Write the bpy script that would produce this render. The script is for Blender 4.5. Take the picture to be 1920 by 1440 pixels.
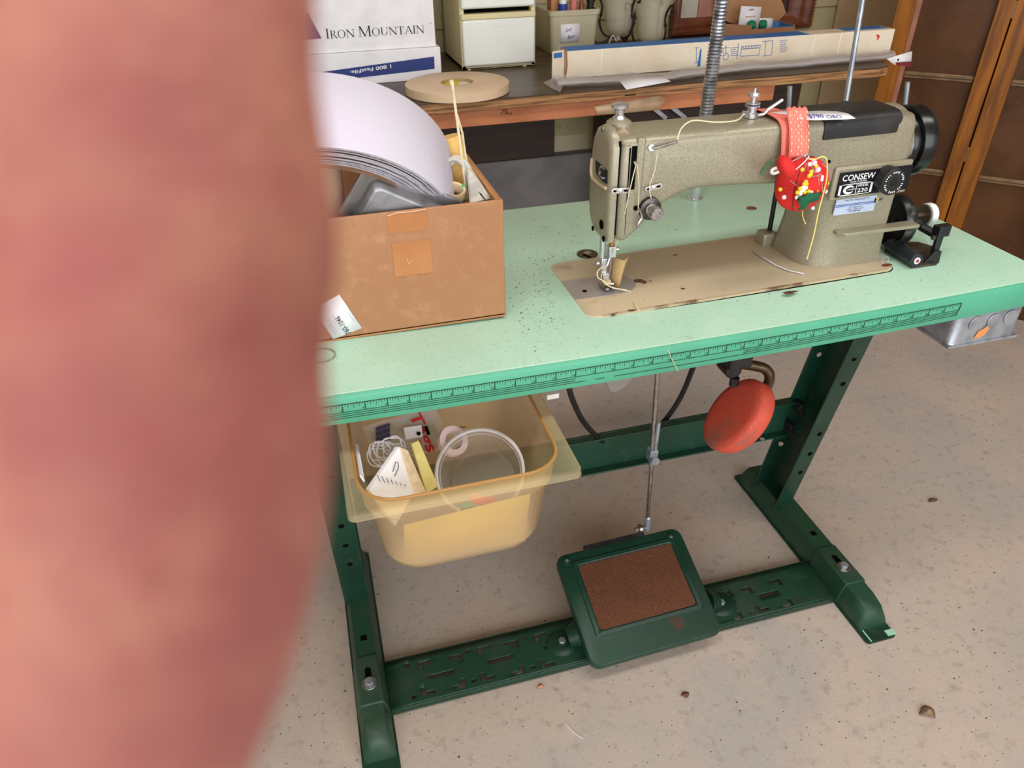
import bpy, bmesh, math, random
from mathutils import Vector, Matrix
random.seed(7)
for o in list(bpy.data.objects): bpy.data.objects.remove(o)
COL = bpy.context.scene.collection
V = Vector
# ------------------------------------------------------------------ camera
CP = V((0.0890, -0.7057, 1.2140)); CR = V((0.96395, -0.26563, -0.01558))
CU = V((0.16067, 0.53441, 0.82982)); CF = V((0.21210, 0.80240, -0.55782)); FPX = 1378.8
cam = bpy.data.cameras.new('camera'); camo = bpy.data.objects.new('camera', cam); COL.objects.link(camo)
camo.matrix_world = Matrix(((CR.x, CU.x, -CF.x, CP.x), (CR.y, CU.y, -CF.y, CP.y), (CR.z, CU.z, -CF.z, CP.z), (0, 0, 0, 1)))
cam.sensor_fit = 'HORIZONTAL'; cam.sensor_width = 36.0; cam.lens = FPX / 1920 * 36
cam.clip_start = 0.004; cam.clip_end = 60
cam.dof.use_dof = True; cam.dof.focus_distance = 1.25; cam.dof.aperture_fstop = 12.5
bpy.context.scene.camera = camo
# ------------------------------------------------------------------ world, light, exposure
sc = bpy.context.scene
sc.view_settings.view_transform = 'Standard'; sc.view_settings.look = 'None'
sc.view_settings.gamma = 1.0; sc.view_settings.use_curve_mapping = False
sc.view_settings.exposure = 0.0
w = bpy.data.worlds.new('world'); sc.world = w; w.use_nodes = True
w.node_tree.nodes['Background'].inputs[0].default_value = (0.93, 0.96, 1.0, 1)
w.node_tree.nodes['Background'].inputs[1].default_value = 0.75
def area(name, loc, target, sx, sy, power, col):
    l = bpy.data.lights.new(name, 'AREA'); l.shape = 'RECTANGLE'; l.size = sx; l.size_y = sy
    l.energy = power; l.color = col
    o = bpy.data.objects.new(name, l); COL.objects.link(o); o.location = loc
    o.rotation_euler = (V(target) - V(loc)).to_track_quat('-Z', 'Y').to_euler()
    return o
area('garage_door_daylight', (0.2, -3.0, 1.5), (0.7, 0.8, 0.7), 5.0, 2.2, 108, (0.95, 0.98, 1.0))
area('added_overhead_light', (0.75, -0.35, 2.52), (0.75, -0.35, 0), 2.4, 0.4, 25, (1.0, 0.97, 0.93))  # overhead light added to brighten upward faces, no known fixture

# ------------------------------------------------------------------ pixel helper (1920x1440 photo pixel -> point on a plane)
def W(u, v, x=None, y=None, z=None, d=None):
    r = CF * FPX + CR * (u - 960) + CU * (720 - v)
    if d is not None: k = d / FPX
    elif z is not None: k = (z - CP.z) / r.z
    elif y is not None: k = (y - CP.y) / r.y
    else: k = (x - CP.x) / r.x
    return CP + r * k
# ------------------------------------------------------------------ materials
def lin(c):
    return tuple(((x / 255) / 12.92 if x / 255 <= .04045 else ((x / 255 + .055) / 1.055) ** 2.4) for x in c[:3]) + (1,)
MATS = {}
def mat(name, col, rough=.5, metal=0., spec=.5, layers=(), bump=None, alpha=1., trans=0., sss=0., coat=0., stretch=None):
    """layers: (kind, scale, colour, lo, hi[, strength]) mixed one after the other over the base colour"""
    m = bpy.data.materials.new(name); MATS[name] = m; m.use_nodes = True
    nt = m.node_tree; N = nt.nodes; L = nt.links; b = N['Principled BSDF']
    b.inputs['Roughness'].default_value = rough; b.inputs['Metallic'].default_value = metal
    b.inputs['Specular IOR Level'].default_value = spec
    b.inputs['Base Color'].default_value = lin(col)
    if alpha < 1: b.inputs['Alpha'].default_value = alpha
    if trans: b.inputs['Transmission Weight'].default_value = trans; b.inputs['IOR'].default_value = 1.3
    if sss: b.inputs['Subsurface Weight'].default_value = sss; b.inputs['Subsurface Radius'].default_value = (1, .4, .25); b.inputs['Subsurface Scale'].default_value = .003
    if coat: b.inputs['Coat Weight'].default_value = coat
    tc = N.new('ShaderNodeTexCoord'); src = tc.outputs['Object']
    if stretch:
        mp = N.new('ShaderNodeMapping'); mp.inputs['Scale'].default_value = stretch; L.new(src, mp.inputs[0]); src = mp.outputs[0]
    cur = None
    for i, ly in enumerate(layers):
        kind, scale, c2, lo, hi = ly[:5]; st = ly[5] if len(ly) > 5 else 1.
        if kind == 'v':
            t = N.new('ShaderNodeTexVoronoi'); out = t.outputs['Distance']
        elif kind == 'w':
            t = N.new('ShaderNodeTexWave'); t.inputs['Distortion'].default_value = 3; t.inputs['Detail'].default_value = 3; out = t.outputs['Fac']
        else:
            t = N.new('ShaderNodeTexNoise'); t.inputs['Detail'].default_value = 6; out = t.outputs['Fac']
        off = N.new('ShaderNodeVectorMath'); off.inputs[1].default_value = (i * 3.7, i * 1.3, i * 5.1)
        L.new(src, off.inputs[0]); L.new(off.outputs[0], t.inputs['Vector'])
        t.inputs['Scale'].default_value = scale
        mr = N.new('ShaderNodeMapRange'); mr.inputs[1].default_value = lo; mr.inputs[2].default_value = hi
        mr.inputs[3].default_value = 0; mr.inputs[4].default_value = st
        if kind == 'v': mr.inputs[3].default_value = st; mr.inputs[4].default_value = 0
        L.new(out, mr.inputs[0])
        mx = N.new('ShaderNodeMix'); mx.data_type = 'RGBA'
        L.new(mr.outputs[0], mx.inputs[0])
        if cur is None: mx.inputs[6].default_value = lin(col)
        else: L.new(cur, mx.inputs[6])
        mx.inputs[7].default_value = lin(c2); cur = mx.outputs[2]
    if cur is not None: L.new(cur, b.inputs['Base Color'])
    if bump:
        t = N.new('ShaderNodeTexNoise'); t.inputs['Scale'].default_value = bump[0]; t.inputs['Detail'].default_value = 4
        bp = N.new('ShaderNodeBump'); bp.inputs['Strength'].default_value = bump[1]; bp.inputs['Distance'].default_value = .002
        L.new(src, t.inputs['Vector']); L.new(t.outputs['Fac'], bp.inputs['Height']); L.new(bp.outputs[0], b.inputs['Normal'])
    return m
def clear(name, col, transp=.6, rough=.15, tint=None):
    m = bpy.data.materials.new(name); MATS[name] = m; m.use_nodes = True
    nt = m.node_tree; N = nt.nodes; L = nt.links; b = N['Principled BSDF']
    b.inputs['Base Color'].default_value = lin(col); b.inputs['Roughness'].default_value = rough
    tr = N.new('ShaderNodeBsdfTransparent'); tr.inputs[0].default_value = lin(tint or (255, 255, 255))
    mx = N.new('ShaderNodeMixShader'); mx.inputs[0].default_value = transp
    L.new(b.outputs[0], mx.inputs[1]); L.new(tr.outputs[0], mx.inputs[2])
    L.new(mx.outputs[0], N['Material Output'].inputs[0])
    return m
floor_m = mat('concrete', (198, 182, 170), .85, layers=(('n', 2.2, (182, 173, 166), .42, .62), ('n', 7, (206, 184, 168), .5, .72, .7), ('n', 45, (140, 126, 114), .55, .8, .6), ('v', 60, (70, 56, 46), .05, .11, .85), ('n', 160, (228, 214, 200), .66, .72, .6), ('v', 17, (64, 46, 36), .03, .05, .8), ('v', 140, (110, 94, 82), .08, .16, .6)), bump=(90, .25))
conc_m = mat('grey_concrete', (140, 136, 134), .9, layers=(('n', 9, (122, 118, 118), .4, .65), ('v', 45, (60, 58, 58), .04, .09, .8), ('n', 200, (190, 190, 190), .7, .75, .5)), bump=(60, .3))
siding_m = mat('siding_paint', (186, 172, 132), .6, layers=(('n', 3, (160, 146, 106), .45, .7), ('n', 30, (130, 116, 84), .6, .8, .5)))
cream_m = mat('cream_trim', (206, 192, 160), .6, layers=(('n', 8, (180, 164, 132), .5, .7),))
ceil_m = mat('ceiling_board', (190, 178, 160), .9, layers=(('n', 3, (176, 162, 142), .4, .6),))
wallp_m = mat('plain_wall', (176, 162, 138), .9, layers=(('n', 3, (160, 146, 122), .4, .6),))
top_m = mat('mint_laminate', (182, 220, 196), .42, layers=(('n', 5, (174, 208, 186), .4, .66), ('n', 220, (148, 196, 172), .58, .68, .7), ('n', 17, (196, 222, 202), .55, .75, .6), ('v', 75, (70, 72, 60), .035, .06, .8), ('n', 40, (150, 160, 130), .68, .78, .6)))
edge_m = mat('green_edge', (84, 172, 138), .4, layers=(('n', 6, (72, 158, 124), .4, .65), ('n', 25, (120, 150, 120), .68, .78, .6)))
ink_m = mat('dark_ink', (18, 44, 36), .7)
green_m = mat('dark_green_paint', (22, 62, 46), .38, layers=(('n', 6, (17, 52, 38), .4, .65), ('n', 28, (60, 74, 62), .6, .75, .55), ('v', 120, (110, 110, 96), .05, .09, .5)), bump=(40, .1))
green2_m = mat('dusty_green_paint', (28, 68, 48), .5, layers=(('n', 9, (62, 80, 66), .5, .62, .6), ('n', 30, (60, 40, 28), .66, .76, .8), ('v', 130, (20, 26, 20), .06, .1, .7)), bump=(50, .15))
cork_m = mat('cork_pad', (98, 56, 34), .9, layers=(('n', 500, (136, 84, 50), .52, .64, .8), ('n', 700, (50, 28, 18), .55, .66, .8), ('n', 9, (58, 36, 26), .55, .75, .8)), bump=(500, .4))
hammer_m = mat('hammertone', (158, 150, 128), .36, .25, layers=(('n', 1000, (104, 98, 82), .54, .64, .75), ('n', 800, (192, 186, 168), .56, .68, .6), ('n', 8, (150, 138, 112), .5, .7, .6)), bump=(700, .12))
bed_m = mat('bed_enamel', (198, 178, 148), .45, layers=(('n', 6, (188, 172, 146), .4, .62), ('v', 55, (80, 56, 40), .03, .06, .8), ('n', 22, (146, 120, 92), .62, .76, .7), ('n', 260, (186, 170, 140), .68, .74, .6)))
bedrim_m = mat('worn_rim', (190, 172, 140), .5, layers=(('n', 30, (110, 76, 54), .54, .64, .9),))
seam_m = mat('black_gap', (10, 10, 9), .9, spec=.05)
steel_m = mat('brushed_steel', (190, 188, 186), .28, 1., layers=(('n', 90, (150, 148, 146), .4, .7),))
chrome_m = mat('chrome', (226, 226, 230), .18, .8, layers=(('n', 30, (200, 200, 205), .4, .6),))
galv_m = mat('galvanised', (190, 196, 206), .38, .75, layers=(('n', 40, (160, 168, 180), .45, .62),))
black_m = mat('black_gloss', (14, 14, 16), .22, layers=(('n', 60, (34, 34, 36), .5, .75),))
blackp_m = mat('black_plastic', (22, 22, 23), .5, layers=(('n', 50, (40, 40, 40), .5, .75),))
white_m = mat('white_print', (240, 240, 240), .5)
navy_m = mat('navy_plate', (10, 10, 18), .4, spec=.3, layers=(('n', 70, (14, 14, 26), .4, .7),))
blueink_m = mat('blue_ink', (60, 70, 170), .7)
sticker_m = mat('pale_blue_sticker', (190, 202, 226), .4, layers=(('n', 40, (178, 190, 216), .4, .7),))
blue_m = mat('blue_stripe', (44, 76, 160), .5)
paper_m = mat('white_paper', (244, 242, 246), .7, layers=(('n', 20, (232, 230, 236), .4, .7),))
card_m = mat('cardboard', (174, 126, 90), .75, layers=(('n', 5, (166, 116, 80), .4, .62), ('n', 60, (186, 140, 104), .55, .75, .6), ('n', 170, (152, 106, 70), .6, .72, .6)), bump=(120, .1))
cardin_m = mat('cardboard_inner', (186, 130, 80), .8, layers=(('n', 14, (172, 116, 70), .4, .65),))
tape_m = mat('packing_tape', (178, 116, 70), .22, layers=(('n', 12, (190, 130, 84), .4, .65),))
red_m = mat('red_felt', (224, 40, 34), .8, layers=(('n', 30, (200, 26, 26), .4, .7),), bump=(200, .2))
orange_m = mat('orange_rubber', (206, 82, 60), .7, layers=(('n', 40, (206, 76, 54), .4, .65), ('n', 14, (132, 92, 78), .5, .66, .8), ('n', 300, (206, 150, 130), .66, .72, .7)), bump=(200, .3))
wood_m = mat('fir_board', (198, 124, 82), .6, layers=(('w', 1.5, (172, 100, 62), .2, .9, .7), ('n', 60, (216, 150, 106), .5, .7, .5)), stretch=(1.2, 12, 22))
ply_m = mat('plywood_edge', (178, 132, 88), .65, layers=(('n', 60, (120, 80, 48), .45, .6), ('n', 200, (84, 56, 36), .6, .7, .7)), stretch=(.12, 1, 3))
benchtop_m = mat('bench_top_stain', (92, 72, 56), .38, layers=(('n', 12, (66, 50, 38), .4, .62), ('n', 40, (130, 104, 80), .58, .72, .7)), stretch=(.2, 1.6, 1))
darkwood_m = mat('dark_stained_wood', (58, 36, 26), .55, layers=(('n', 20, (42, 26, 18), .4, .65),), stretch=(.2, 1, 4))
amber_m = mat('amber_wood', (158, 94, 20), .4, spec=.3, layers=(('n', 14, (112, 64, 18), .4, .62), ('n', 60, (156, 100, 40), .56, .7, .5)), stretch=(3, 3, .25))
doorpanel_m = mat('brown_panel', (92, 58, 32), .35, spec=.22, layers=(('n', 5, (70, 42, 20), .4, .62), ('n', 60, (110, 82, 60), .66, .74, .6)))
frame_m = mat('mahogany', (116, 62, 38), .35, layers=(('n', 20, (88, 42, 26), .4, .65),), stretch=(.4, 1, 2))
ivory_m = mat('ivory_plastic', (226, 214, 168), .5, layers=(('n', 8, (216, 202, 152), .4, .7),))
wplast_m = mat('white_plastic', (242, 243, 238), .4, layers=(('n', 8, (234, 235, 228), .4, .7),))
tan_m = mat('tan_tape_roll', (234, 206, 174), .7, layers=(('n', 12, (226, 196, 164), .4, .65),))
yellow_m = mat('yellow_print', (236, 208, 40), .6)
mesh_m = mat('white_mesh_roll', (204, 198, 210), .55, layers=(('n', 14, (204, 196, 212), .4, .65),), bump=(260, .25))
layer_m = mat('roll_layers', (206, 200, 214), .6, layers=(('n', 60, (150, 148, 166), .45, .6),), stretch=(1, 1, 1))
alu_m = mat('aluminium_pan', (150, 150, 154), .32, .6, layers=(('n', 30, (122, 120, 120), .45, .62),), bump=(30, .08))
ringwood_m = mat('pale_wood', (228, 204, 158), .5, layers=(('n', 30, (214, 186, 138), .4, .65),))
straw_m = mat('straw_rod', (228, 214, 180), .5, layers=(('n', 90, (214, 196, 156), .4, .65),))
amesh_m = mat('yellow_mesh_tube', (240, 196, 112), .6, layers=(('v', 260, (206, 158, 84), .1, .3, .7),), bump=(300, .4))
thread_m = mat('ecru_thread', (236, 222, 186), .7)
greenthread_m = mat('green_thread', (70, 130, 92), .8)
yelthread_m = mat('yellow_elastic', (250, 226, 130), .6)
coral_m = mat('coral_fabric', (236, 128, 112), .85, layers=(('n', 25, (226, 112, 98), .4, .65),), bump=(300, .2))
dot_m = mat('cream_dots', (250, 206, 170), .85)
leaf_m = mat('green_felt', (24, 96, 66), .85, layers=(('n', 60, (16, 74, 50), .4, .65),))
ypin_m = mat('yellow_pinhead', (248, 206, 40), .25)
wpin_m = mat('white_pinhead', (250, 248, 240), .25)
tancloth_m = mat('tan_cloth', (204, 172, 120), .8, layers=(('n', 60, (190, 158, 106), .4, .65),))
iron_m = mat('wrought_iron', (36, 32, 30), .5, .4, layers=(('n', 60, (60, 54, 48), .5, .75),))
skin_m = mat('finger_skin', (196, 118, 112), .55, sss=.25, layers=(('n', 120, (216, 146, 128), .42, .62), ('n', 60, (196, 108, 108), .5, .68, .8), ('n', 400, (186, 104, 100), .56, .7, .5)), bump=(900, .3))
nail_m = mat('finger_nail', (226, 168, 160), .3, sss=.1)
amberpl_m = clear('amber_plastic', (214, 188, 148), .48, .18, (255, 240, 210))
rimpl_m = clear('clear_amber_rim', (224, 206, 164), .64, .12, (252, 238, 204))
clearpl_m = clear('clear_plastic', (222, 220, 222), .78, .1)
frost_m = clear('frosted_plastic', (214, 206, 176), .25, .35, (240, 236, 214))
glass_m = clear('frosted_glass', (220, 214, 198), .58, .2, (250, 248, 240))
film_m = clear('plastic_film', (216, 208, 206), .6, .12)
# ------------------------------------------------------------------ geometry helpers
class G:
    def __init__(s): s.b = bmesh.new()
    def vs(s, pts): return [s.b.verts.new(V(p)) for p in pts]
    def f(s, vs):
        try: return s.b.faces.new(vs)
        except ValueError: return None
    def poly(s, pts): s.f(s.vs(pts)); return s
    def box(s, x0, x1, y0, y1, z0, z1, fn=None):
        P = [V((x, y, z)) for z in (z0, z1) for y in (y0, y1) for x in (x0, x1)]
        if fn: P = [V(fn(p)) for p in P]
        v = s.vs(P)
        for q in ((0, 2, 3, 1), (4, 5, 7, 6), (0, 1, 5, 4), (2, 6, 7, 3), (0, 4, 6, 2), (1, 3, 7, 5)): s.f([v[i] for i in q])
        return s
    def obox(s, c, ux, uy, uz, a, b_, c_):
        c = V(c); ux = V(ux).normalized(); uy = V(uy).normalized(); uz = V(uz).normalized()
        return s.box(-a, a, -b_, b_, -c_, c_, lambda p: c + ux * p.x + uy * p.y + uz * p.z)
    def loft(s, rings, cap=True, closed=False):
        R = [s.vs(r) for r in rings]; n = len(R[0])
        for a, b in zip(R, R[1:] + ([R[0]] if closed else [])):
            for i in range(n): s.f([a[i], a[(i + 1) % n], b[(i + 1) % n], b[i]])
        if cap and not closed: s.f(list(reversed(R[0]))); s.f(R[-1])
        return s
    @staticmethod
    def frame(d):
        d = V(d).normalized(); a = V((0, 0, 1)) if abs(d.z) < .9 else V((1, 0, 0))
        x = d.cross(a).normalized(); return x, d.cross(x).normalized(), d
    def cyl(s, a, b, r0, r1=None, n=16, cap=True):
        r1 = r0 if r1 is None else r1; a = V(a); b = V(b); x, y, d = s.frame(b - a)
        ring = lambda c, r: [c + (x * math.cos(t) + y * math.sin(t)) * r for t in [2 * math.pi * i / n for i in range(n)]]
        return s.loft([ring(a, r0), ring(b, r1)], cap)
    def tube(s, pts, r, n=8, sm=0, closed=False):
        P = [V(p) for p in pts]
        if sm: P = smooth(P, sm)
        rs = r if isinstance(r, (list, tuple)) else None
        x = None; rings = []
        for i, p in enumerate(P):
            d = (P[min(i + 1, len(P) - 1)] - P[max(i - 1, 0)])
            if d.length < 1e-9: d = V((0, 0, 1))
            d.normalize()
            if x is None: x = s.frame(d)[0]
            x = (x - d * x.dot(d)); x = x.normalized() if x.length > 1e-6 else s.frame(d)[0]
            y = d.cross(x); rr = r if rs is None else rs[0] + (rs[1] - rs[0]) * i / max(1, len(P) - 1)
            rings.append([p + (x * math.cos(t) + y * math.sin(t)) * rr for t in [2 * math.pi * k / n for k in range(n)]])
        return s.loft(rings, True, closed)
    def lathe(s, prof, o, ax=(0, 0, 1), n=32, cap=False, sc=(1, 1)):
        o = V(o); x, y, d = s.frame(ax)
        return s.loft([[o + d * h + (x * math.cos(t) * sc[0] + y * math.sin(t) * sc[1]) * max(r, 1e-5) for t in [2 * math.pi * i / n for i in range(n)]] for r, h in prof], cap)
    def prism(s, poly, o, ux, uy, ext):
        o = V(o); ux = V(ux); uy = V(uy); e = V(ext)
        a = s.vs([o + ux * p[0] + uy * p[1] for p in poly]); b = s.vs([v.co + e for v in a]); n = len(a)
        s.f(list(reversed(a))); s.f(b)
        for i in range(n): s.f([a[i], a[(i + 1) % n], b[(i + 1) % n], b[i]])
        return s
    def ball(s, c, r, sc=(1, 1, 1), n=10, m=6):
        c = V(c)
        prof = [(math.sin(math.pi * i / m), -math.cos(math.pi * i / m)) for i in range(m + 1)]
        rings = [[c + V((max(q, 1e-4) * math.cos(t) * r * sc[0], max(q, 1e-4) * math.sin(t) * r * sc[1], h * r * sc[2])) for t in [2 * math.pi * k / n for k in range(n)]] for q, h in prof]
        return s.loft(rings, True)
    def strip(s, pts, wv, th=0.0):
        P = [V(p) for p in pts]; ws = wv if isinstance(wv, list) else [V(wv)] * len(P)
        a = s.vs([p - q for p, q in zip(P, ws)]); b = s.vs([p + q for p, q in zip(P, ws)])
        for i in range(len(P) - 1): s.f([a[i], a[i + 1], b[i + 1], b[i]])
        return s
    def lines(s, segs, o, ux, uy, wd):
        o = V(o); ux = V(ux); uy = V(uy)
        for (x0, y0, x1, y1) in segs:
            d = V((x1 - x0, y1 - y0)); d = d.normalized() if d.length else V((1, 0)); nn = V((-d.y, d.x)) * wd / 2
            s.poly([o + ux * (x0 - nn.x) + uy * (y0 - nn.y), o + ux * (x1 - nn.x) + uy * (y1 - nn.y), o + ux * (x1 + nn.x) + uy * (y1 + nn.y), o + ux * (x0 + nn.x) + uy * (y0 + nn.y)])
        return s
    def text(s, t, o, ux, uy, h, width=None, shear=0., align='L', off=0.):
        vs, fs, (x0, x1, y0, y1) = textmesh(t, off)
        k = h / .7; kx = k if width is None else width / (x1 - x0)
        o = V(o); ux = V(ux); uy = V(uy); sx = {'L': x0, 'C': (x0 + x1) / 2, 'R': x1}[align]
        v = s.vs([o + ux * ((p[0] - sx) * kx + shear * p[1] * k) + uy * (p[1] * k) for p in vs])
        for q in fs: s.f([v[i] for i in q])
        return s
TXT = {}
def textmesh(t, off=0.):
    if (t, off) not in TXT:
        c = bpy.data.curves.new('t', 'FONT'); c.body = t; c.resolution_u = 3; c.offset = off
        o = bpy.data.objects.new('t', c); COL.objects.link(o); bpy.context.view_layer.update()
        me = o.evaluated_get(bpy.context.evaluated_depsgraph_get()).to_mesh()
        vs = [tuple(v.co) for v in me.vertices]; fs = [tuple(p.vertices) for p in me.polygons]
        bpy.data.objects.remove(o); bpy.data.curves.remove(c)
        xs = [v[0] for v in vs]; ys = [v[1] for v in vs]
        TXT[(t, off)] = (vs, fs, (min(xs), max(xs), min(ys), max(ys)))
    return TXT[(t, off)]
def smooth(P, k):
    out = []
    for i in range(len(P) - 1):
        p0, p1, p2, p3 = P[max(i - 1, 0)], P[i], P[i + 1], P[min(i + 2, len(P) - 1)]
        for j in range(k):
            t = j / k
            out.append(.5 * ((2 * p1) + (p2 - p0) * t + (2 * p0 - 5 * p1 + 4 * p2 - p3) * t * t + (3 * p1 - p0 - 3 * p2 + p3) * t ** 3))
    return out + [P[-1]]
def rrect(x0, x1, y0, y1, r, n=5):
    out = []
    for cx, cy, a in ((x1 - r, y0 + r, -90), (x1 - r, y1 - r, 0), (x0 + r, y1 - r, 90), (x0 + r, y0 + r, 180)):
        for i in range(n + 1):
            t = math.radians(a + 90 * i / n); out.append((cx + r * math.cos(t), cy + r * math.sin(t)))
    return out
def circ(cx, cy, r, n=24, a0=0, a1=360):
    return [(cx + r * math.cos(math.radians(a0 + (a1 - a0) * i / n)), cy + r * math.sin(math.radians(a0 + (a1 - a0) * i / n))) for i in range(n + (a1 - a0 != 360))]
# ------------------------------------------------------------------ object helpers
ORG = {}
def link(name, g, m, org, bevel=0., seg=2, sharp=35, solid=0., sub=0):
    bmesh.ops.remove_doubles(g.b, verts=g.b.verts, dist=1e-6)
    bmesh.ops.recalc_face_normals(g.b, faces=g.b.faces)
    me = bpy.data.meshes.new(name); g.b.to_mesh(me); g.b.free()
    me.transform(Matrix.Translation(-V(org)))
    for p in me.polygons: p.use_smooth = True
    me.set_sharp_from_angle(angle=math.radians(sharp))
    o = bpy.data.objects.new(name, me); COL.objects.link(o); me.materials.append(m)
    ORG[o.name] = V(org)
    if solid:
        q = o.modifiers.new('solid', 'SOLIDIFY'); q.thickness = solid; q.offset = 0
    if bevel:
        q = o.modifiers.new('bevel', 'BEVEL'); q.width = bevel; q.segments = seg; q.limit_method = 'ANGLE'; q.angle_limit = math.radians(40)
    if sub:
        q = o.modifiers.new('sub', 'SUBSURF'); q.levels = sub; q.render_levels = sub
    return o
def thing(name, label, cat, loc, group=None):
    o = bpy.data.objects.new(name, None); COL.objects.link(o); o.location = loc; o.empty_display_size = .05
    o['label'] = label; o['category'] = cat
    if group: o['group'] = group
    ORG[o.name] = V(loc); return o
def part(name, g, m, parent, label=None, **k):
    o = link(name, g, m, ORG[parent.name], **k); o.parent = parent
    if label: o['label'] = label
    return o
def solo(name, g, m, label, cat, loc, group=None, **k):
    o = link(name, g, m, loc, **k); o.location = loc; o['label'] = label; o['category'] = cat
    if group: o['group'] = group
    return o
def struct(name, g, m, loc=(0, 0, 0), label=None, **k):
    o = link(name, g, m, loc, **k); o.location = loc; o['kind'] = 'structure'
    if label: o['label'] = label
    return o
X, Y, Z = V((1, 0, 0)), V((0, 1, 0)), V((0, 0, 1))
H = .75
def sag(x): return -.0086 * (1 - ((x - .5) / .55) ** 2)
def tz(x): return H + sag(x)
#@@END_LIB
# ================================================================== the room
BW = 1.78                       # back wall plane
struct('floor', G().box(-3.2, 4.0, -3.2, BW + .1, -.06, 0), floor_m)
g = G().box(-3.2, 4.0, BW - .05, BW + .15, 0, .442); struct('wall_lower', g, conc_m, (0, BW, 0), 'grey concrete stem wall below the siding', bevel=.004)
for q in (.66, 1.9, -.6): part('joint', G().box(q, q + .006, BW - .0512, BW - .049, 0, .44), conc_m, bpy.data.objects['wall_lower'])
struct('trim_1', G().box(-3.2, 4.0, BW - .004, BW + .02, .4425, .497), cream_m, (0, BW, .44))
wb = struct('wall_back', G().box(-3.2, 4.0, BW + .022, BW + .12, .436, 2.6), siding_m, (0, BW, .44), 'tan horizontal lap siding')
z = .498
while z < 2.55:
    g = G().prism([(0, 0), (-.016, .002), (-.006, .118), (.006, .128), (.02, .12), (.02, 0)], (-3.2, BW, z), Y, Z, (7.2, 0, 0))
    part('plank', g, siding_m, wb); z += .12
struct('wall_left', G().box(-3.3, -3.2, -3.2, BW + .1, 0, 2.6), wallp_m)
struct('wall_right', G().box(4.0, 4.1, -3.2, BW + .1, 0, 2.6), wallp_m)
struct('ceiling', G().box(-3.3, 4.1, -3.2, BW + .1, 2.6, 2.7), ceil_m)

# ================================================================== sewing table with its iron stand
tb = thing('sewing_table', 'mint green industrial sewing table on a dark green iron treadle stand', 'table', (.5, .25, 0))
XL, XR, TD, TT = -.035, 1.0712, .5147, .0388
xs = [XL + (XR - XL) * i / 48 for i in range(49)]
prof = [(.0025, -TT), (.0025, -.004), (.0035, -.001), (.006, 0), (TD - .003, 0), (TD, -.003), (TD, -TT)]
part('tabletop', G().loft([[V((x, y, tz(x) + z)) for y, z in prof] for x in xs]), top_m, tb, sharp=50)
prof = [(-.0005, -TT), (-.0015, -TT + .002), (-.0015, -.004), (0, -.0012), (.0026, -.0004), (.0026, -TT)]
eb = part('edge_band', G().loft([[V((x, y, tz(x) + z)) for y, z in prof] for x in xs]), edge_m, tb, 'medium green front edge band', sharp=60)
part('end_band', G().box(XR, XR + .003, .004, TD, H - TT, H - .0008), edge_m, tb)
part('underside', G().loft([[V((x, y, tz(x) - TT + z)) for y, z in ((.004, -.0012), (.004, 0), (TD - .004, 0), (TD - .004, -.0012))] for x in xs]), mat('raw_board', (150, 112, 78), .8, layers=(('n', 20, (130, 94, 64), .4, .65),)), tb)
# printed ruler: ticks, numbers and stitch lines
IN = .0254
g = G()
yf = -.0019
def rl(x0, z0, x1, z1, wd):
    a, b = V((x0, yf, tz(x0) + z0)), V((x1, yf, tz(x1) + z1)); d = (b - a).normalized(); n = V((-d.z, 0, d.x)) * wd / 2
    g.poly([a - n, b - n, b + n, a + n])
zt, zb = -.0117, -.0225
for i in range(0, 72):
    x0, x1 = i * IN / 2, (i + 1) * IN / 2
    rl(x0, zt, x1, zt, .0011); rl(x0, zb, x1, zb, .0008)
    for q, zz in enumerate((-.0252, -.0280, -.0308)):
        if q < 2 and 27.5 < i < 46: continue
        if q == 2 and 27 < i < 32 and i % 2: continue
        rl(x0, zz, x1, zz, .0008)
for i in range(0, 289):
    x = i * IN / 8
    if i % 8 == 0: rl(x, zt, x, zb, .0011)
    else: rl(x, zt, x, zt - (.006 if i % 4 == 0 else .0045 if i % 2 == 0 else .003), .0006)
rl(36 * IN, zt, 36 * IN - .003, -.0308, .0008)
for n in range(1, 36):
    x = n * IN - .0012
    g.text(str(n), (x, yf, tz(x) - .0212), X, Z, .0032, align='R')
part('ruler_print', g, ink_m, tb, 'black inch ruler printed along the front edge')
# plugs and holes in the top
cap = part('oil_cap', G().cyl((.477, .289, tz(.477) - .004), (.477, .289, tz(.477) + .0015), .0165, n=28), mat('dull_bronze', (92, 78, 62), .45, .7, layers=(('n', 60, (70, 58, 46), .4, .65),)), tb, bevel=.0008)
part('cap_slot', G().obox((.473, .279, tz(.477) + .0017), V((.5, -1, 0)), V((1, .5, 0)), Z, .008, .0022, .0004), seam_m, tb)
part('cap_screw', G().lathe([(.006, 0), (.006, .0006), (.004, .001), (.0005, .001)], (.478, .291, tz(.477) + .0014), n=16), steel_m, tb)
part('wood_plug', G().cyl((.816, .381, tz(.8) - .002), (.816, .381, tz(.816) + .0006), .009, n=20), mat('bare_hole_wood', (140, 96, 56), .8, layers=(('n', 90, (90, 60, 36), .4, .6),)), tb)
c = W(604, 668, z=tz(.07))
ring = [V((c.x + .016 * math.cos(t), c.y + .016 * math.sin(t), tz(c.x) + .0012)) for t in [2 * math.pi * i / 28 for i in range(29)]]
part('filled_hole', G().tube(ring, .0008, 5), mat('dry_glue', (150, 170, 150), .7, layers=(('n', 200, (120, 130, 110), .4, .6),)), tb)

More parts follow.
